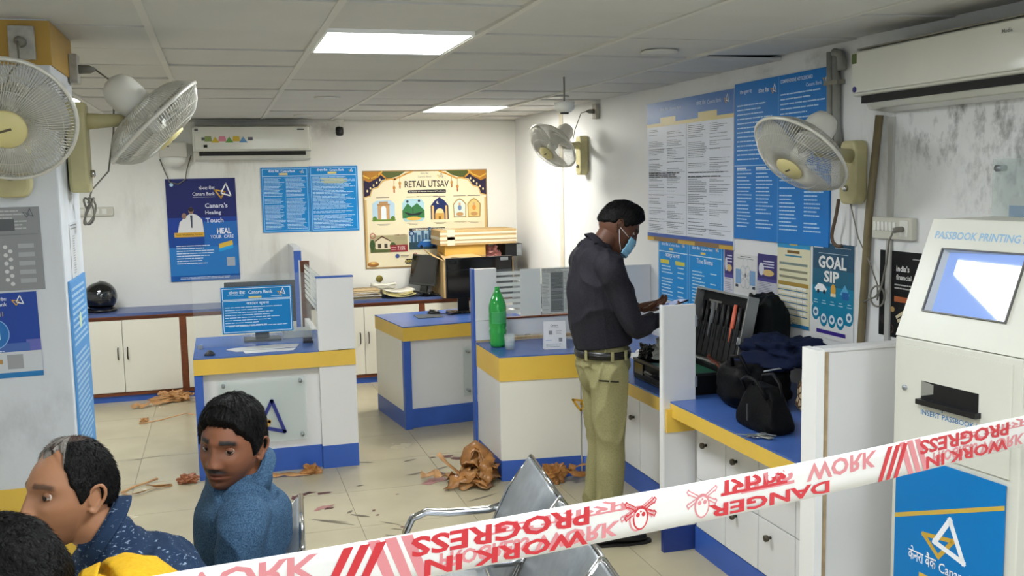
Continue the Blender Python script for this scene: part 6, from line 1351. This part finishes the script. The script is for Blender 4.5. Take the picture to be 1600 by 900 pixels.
# belt
MB().tube([(1.765+.131*math.cos(a), 4.42+.166*math.sin(a), .945) for a in np.linspace(0, 2*PI, 48)[:-1]], .005, mat('belt_leather', '0c0b0b', .35), 6, closed=True).build('belt_edge', man)
bl_ = MB(); bl_.grid(lambda u, v: Vector((1.765+.133*math.cos(2*PI*u), 4.42+.168*math.sin(2*PI*u), .925+.038*v)), 48, 3, mat('belt_leather', '0c0b0b', .35), wrapu=True).build('belt', man, solid=.003)
for a in (-1.7, -1.15, -2.6): MB().box(-.007, .007, -.003, .003, -.024, .024, khaki, Matrix.Translation((1.765+.139*math.cos(a), 4.42+.174*math.sin(a), .944)) @ Matrix.Rotation(a+PI/2, 4, 'Z')).build('belt_loop', man)
MB().box(-.05, .05, -.002, .002, -.004, .004, mat('pocket_slit', '2b2818', .8), Matrix.Translation((1.725, 4.242, .83)) @ Matrix.Rotation(-.1, 4, 'Z') @ Matrix.Rotation(.12, 4, 'Y')).build('pocket_slit', man)
# mask
mk = MB(); mm_ = mat('mask_blue', '7fb3cf', .7, nscale=0, bump=.2, bscale=200)
def mfn(u, v):
    a = -1.02+2.04*u; e = -1.02+.92*v; p, d = head_pt(a, e, 1, 0, 1); f = math.cos(a*.9); z_ = -.105+.090*v
    q = Vector((.066*math.sin(a*1.35), .088+.022*f*(1-.5*abs(v-.55))-.052*(1-math.cos(a*1.3)), z_*1.0)); pl = .0018*math.sin(v*22); return HM @ (q+Vector((0, .006+pl, 0)))
mk.grid(mfn, 30, 24, mm_).build('face_mask', man, solid=.002)
for sx in (-1, 1):
    for z_ in (-.022, -.095):
        MB().tube([HM @ Vector((sx*.062, .058, z_)), HM @ Vector((sx*.073, .03, z_*.7)), HM @ Vector((sx*.0835, -.004, -.004+z_*.15))], .0013, mat('mask_loop', 'dcdcdc', .6), 6).build('ear_loop', man)
t = thing('smartphone', 'smartphone held up in the standing man\'s hands', 'phone', (2.10, 4.36, 1.16))
X = Matrix.Translation((2.105, 4.345, 1.165)) @ Matrix.Rotation(math.radians(-12), 4, 'Y') @ Matrix.Rotation(.3, 4, 'Z')
MB().box(-.078, .078, -.037, .037, -.004, .004, black_pl, X).build('body', t, bev=.003); MB().box(-.072, .072, -.034, .034, .004, .0045, mat('phone_screen', '4a5c84', .05, emit=.3), X).build('screen', t)
# ================================================================== BARRIER TAPE
TA = Vector((-.0586, 1.2857, 1.2624)); TD = (Vector((1.7627, 1.7927, 1.186))-TA).normalized()
TM = Matrix.Identity(4); ty = Vector((0, 0, 1)); ty = (ty-TD*ty.dot(TD)).normalized(); tz = TD.cross(ty)
for i in range(3): TM[i][0] = TD[i]; TM[i][1] = ty[i]; TM[i][2] = tz[i]; TM[i][3] = TA[i]
tape_m = mat('white_barrier_plastic', 'ebe9e4', .3, nscale=12, namt=.02, bump=.05, bscale=12)
HT = .0365
tp = thing('barrier_tape', 'white barrier tape with red warning print stretched across the foreground', 'tape', None, M=TM)
def sag(v):
    x, y, z = v; return (x, y-.0115*math.sin(PI*max(0, min(1, x/1.9))), z+.0015*math.sin(x*7)+.003*math.sin(x*2.3+y*20))
nx = 200; vs = [sag((-1.2+4.1*i/(nx-1), HT*s_, 0)) for i in range(nx) for s_ in (-1, -.33, .33, 1)]
mb = MB(); mb.add(vs, [(i*4+j, (i+1)*4+j, (i+1)*4+j+1, i*4+j+1) for i in range(nx-1) for j in range(3)], tape_m, True); mb.build('strip', tp, world=False, solid=-.0004)
tdark = mat('tape_red', 'd0363e', .35); tlight = mat('tape_red_faded', 'e08e92', .35)
class TapePrint:
    def __init__(s): s.mb = MB(); s.n = 0
    def z(s, dk): return .0012 if dk else .0008
    def text(s, t, u0, u1, y0, y1, dk, flip=None, sh=0, dy=0):
        vs, fs = text_mesh(t, 1, .03, 'LEFT', w=1, h=1, shear=sh)
        out = []
        for (a, b) in vs:
            if flip == 'rot': a, b = 1-a, 1-b
            elif flip == 'y': b = 1-b
            elif flip == 'x': a = 1-a
            x, y, z_ = sag((u0+(u1-u0)*a, y0+(y1-y0)*b, 0)); out.append((x, y, z_+s.z(dk)))
        s.mb.add(out, fs, tdark if dk else tlight)
    def poly(s, pts, dk, m=None, dz=0):
        out = []
        for a, b in pts: x, y, z_ = sag((a, b, 0)); out.append((x, y, z_+s.z(dk)+dz))
        s.mb.add(out, [tuple(range(len(pts)))], m or (tdark if dk else tlight))
    def line(s, pts, w, dk, closed=False):
        K = len(pts)
        for i in range(K if closed else K-1):
            a = Vector(pts[i]); b = Vector(pts[(i+1) % K]); d = (b-a).normalized(); n = Vector((-d.y, d.x))*w/2; e = d*w*.3; s.poly([tuple(q) for q in (a-e+n, a-e-n, b+e-n, b+e+n)], dk)
    def skull(s, u, dk, k=1.0, fl=1):
        c = lambda x, y: (u+x*k, y*k*fl)
        for sx in (1, -1):
            for (x, y) in ((.030, .020), (.030, -.003)):
                a = c(sx*.006, .008); b = c(sx*x, y+.0); s.line([(a[0], a[1]+.002), (b[0], b[1]+.003)], .0022, dk); s.line([(a[0], a[1]-.003), (b[0], b[1]-.004)], .0022, dk)
                s.line([(b[0], b[1]+.005), (b[0]+sx*.004*k, b[1]+.001), (b[0], b[1]-.006)], .0022, dk)
        s.poly([c(.017*math.cos(a)*(1 if math.sin(a) < 0 else 1), -.006+(.022 if math.sin(a) < 0 else .020)*math.sin(a)) for a in np.linspace(0, 2*PI, 24)[:-1]], dk)
        s.poly([c(.0135*math.cos(a), -.0065+(.0185 if math.sin(a) < 0 else .0155)*math.sin(a)) for a in np.linspace(0, 2*PI, 24)[:-1]], dk, m=tape_m, dz=.0002)
        for sx in (1, -1):
            x, y, z_ = 0, 0, 0; s_pts = [c(sx*.006+.0042*math.cos(a), -.001+.004*math.sin(a)) for a in np.linspace(0, 2*PI, 12)[:-1]]; s.poly(s_pts, dk, dz=.0004)
        s.poly([c(0, .0075), c(-.0025, .003), c(.0025, .003)], dk, dz=.0004)
        for q in (-.006, -.002, .002, .006): s.poly([c(q-.0012, .0085), c(q+.0012, .0085), c(q+.0012, .012), c(q-.0012, .012)], dk, dz=.0004)
T = TapePrint()
for off in (0, 1.195, -1.195):
    o_ = off
    T.text('WORK', -.02+o_-.02, .17+o_, -.004, .031, False, 'y')
    for k in range(3): T.poly([(.174+o_+k*.025, -HT), (.187+o_+k*.025, -HT), (.222+o_+k*.025, HT*.86), (.207+o_+k*.025, HT*.86)], True)
    for k in range(3): T.poly([(.275+o_+k*.026, -HT), (.292+o_+k*.026, -HT), (.262+o_+k*.026, HT*.95), (.243+o_+k*.026, HT*.95)], False)
    T.text('PROGRESS', .312+o_, .637+o_, -.001, .030, True, 'rot'); T.text('WORK IN', .335+o_, .635+o_, -.034, -.008, True, 'rot')
    T.text('WORK', .53+o_, .70+o_, -.030, -.004, False, 'y'); T.text('प्रगति पर', .45+o_, .72+o_, .006, .033, False, 'rot'); T.text('PROGRESS', .36+o_, .52+o_, -.026, -.002, False, 'y')
    T.skull(.745+o_, True); T.skull(.738+o_, False, 1.05)
    T.skull(.885+o_, False, 1.05); T.text('खतरा', .93+o_, 1.10+o_, .003, .032, True, 'rot'); T.text('DANGER', .90+o_, 1.22+o_, -.033, -.009, True, 'rot')
T.text('काम', .98, 1.12, .0, .031, False, 'rot')
T.mb.build('warning_print', tp, world=False)['kind'] = 'stuff'
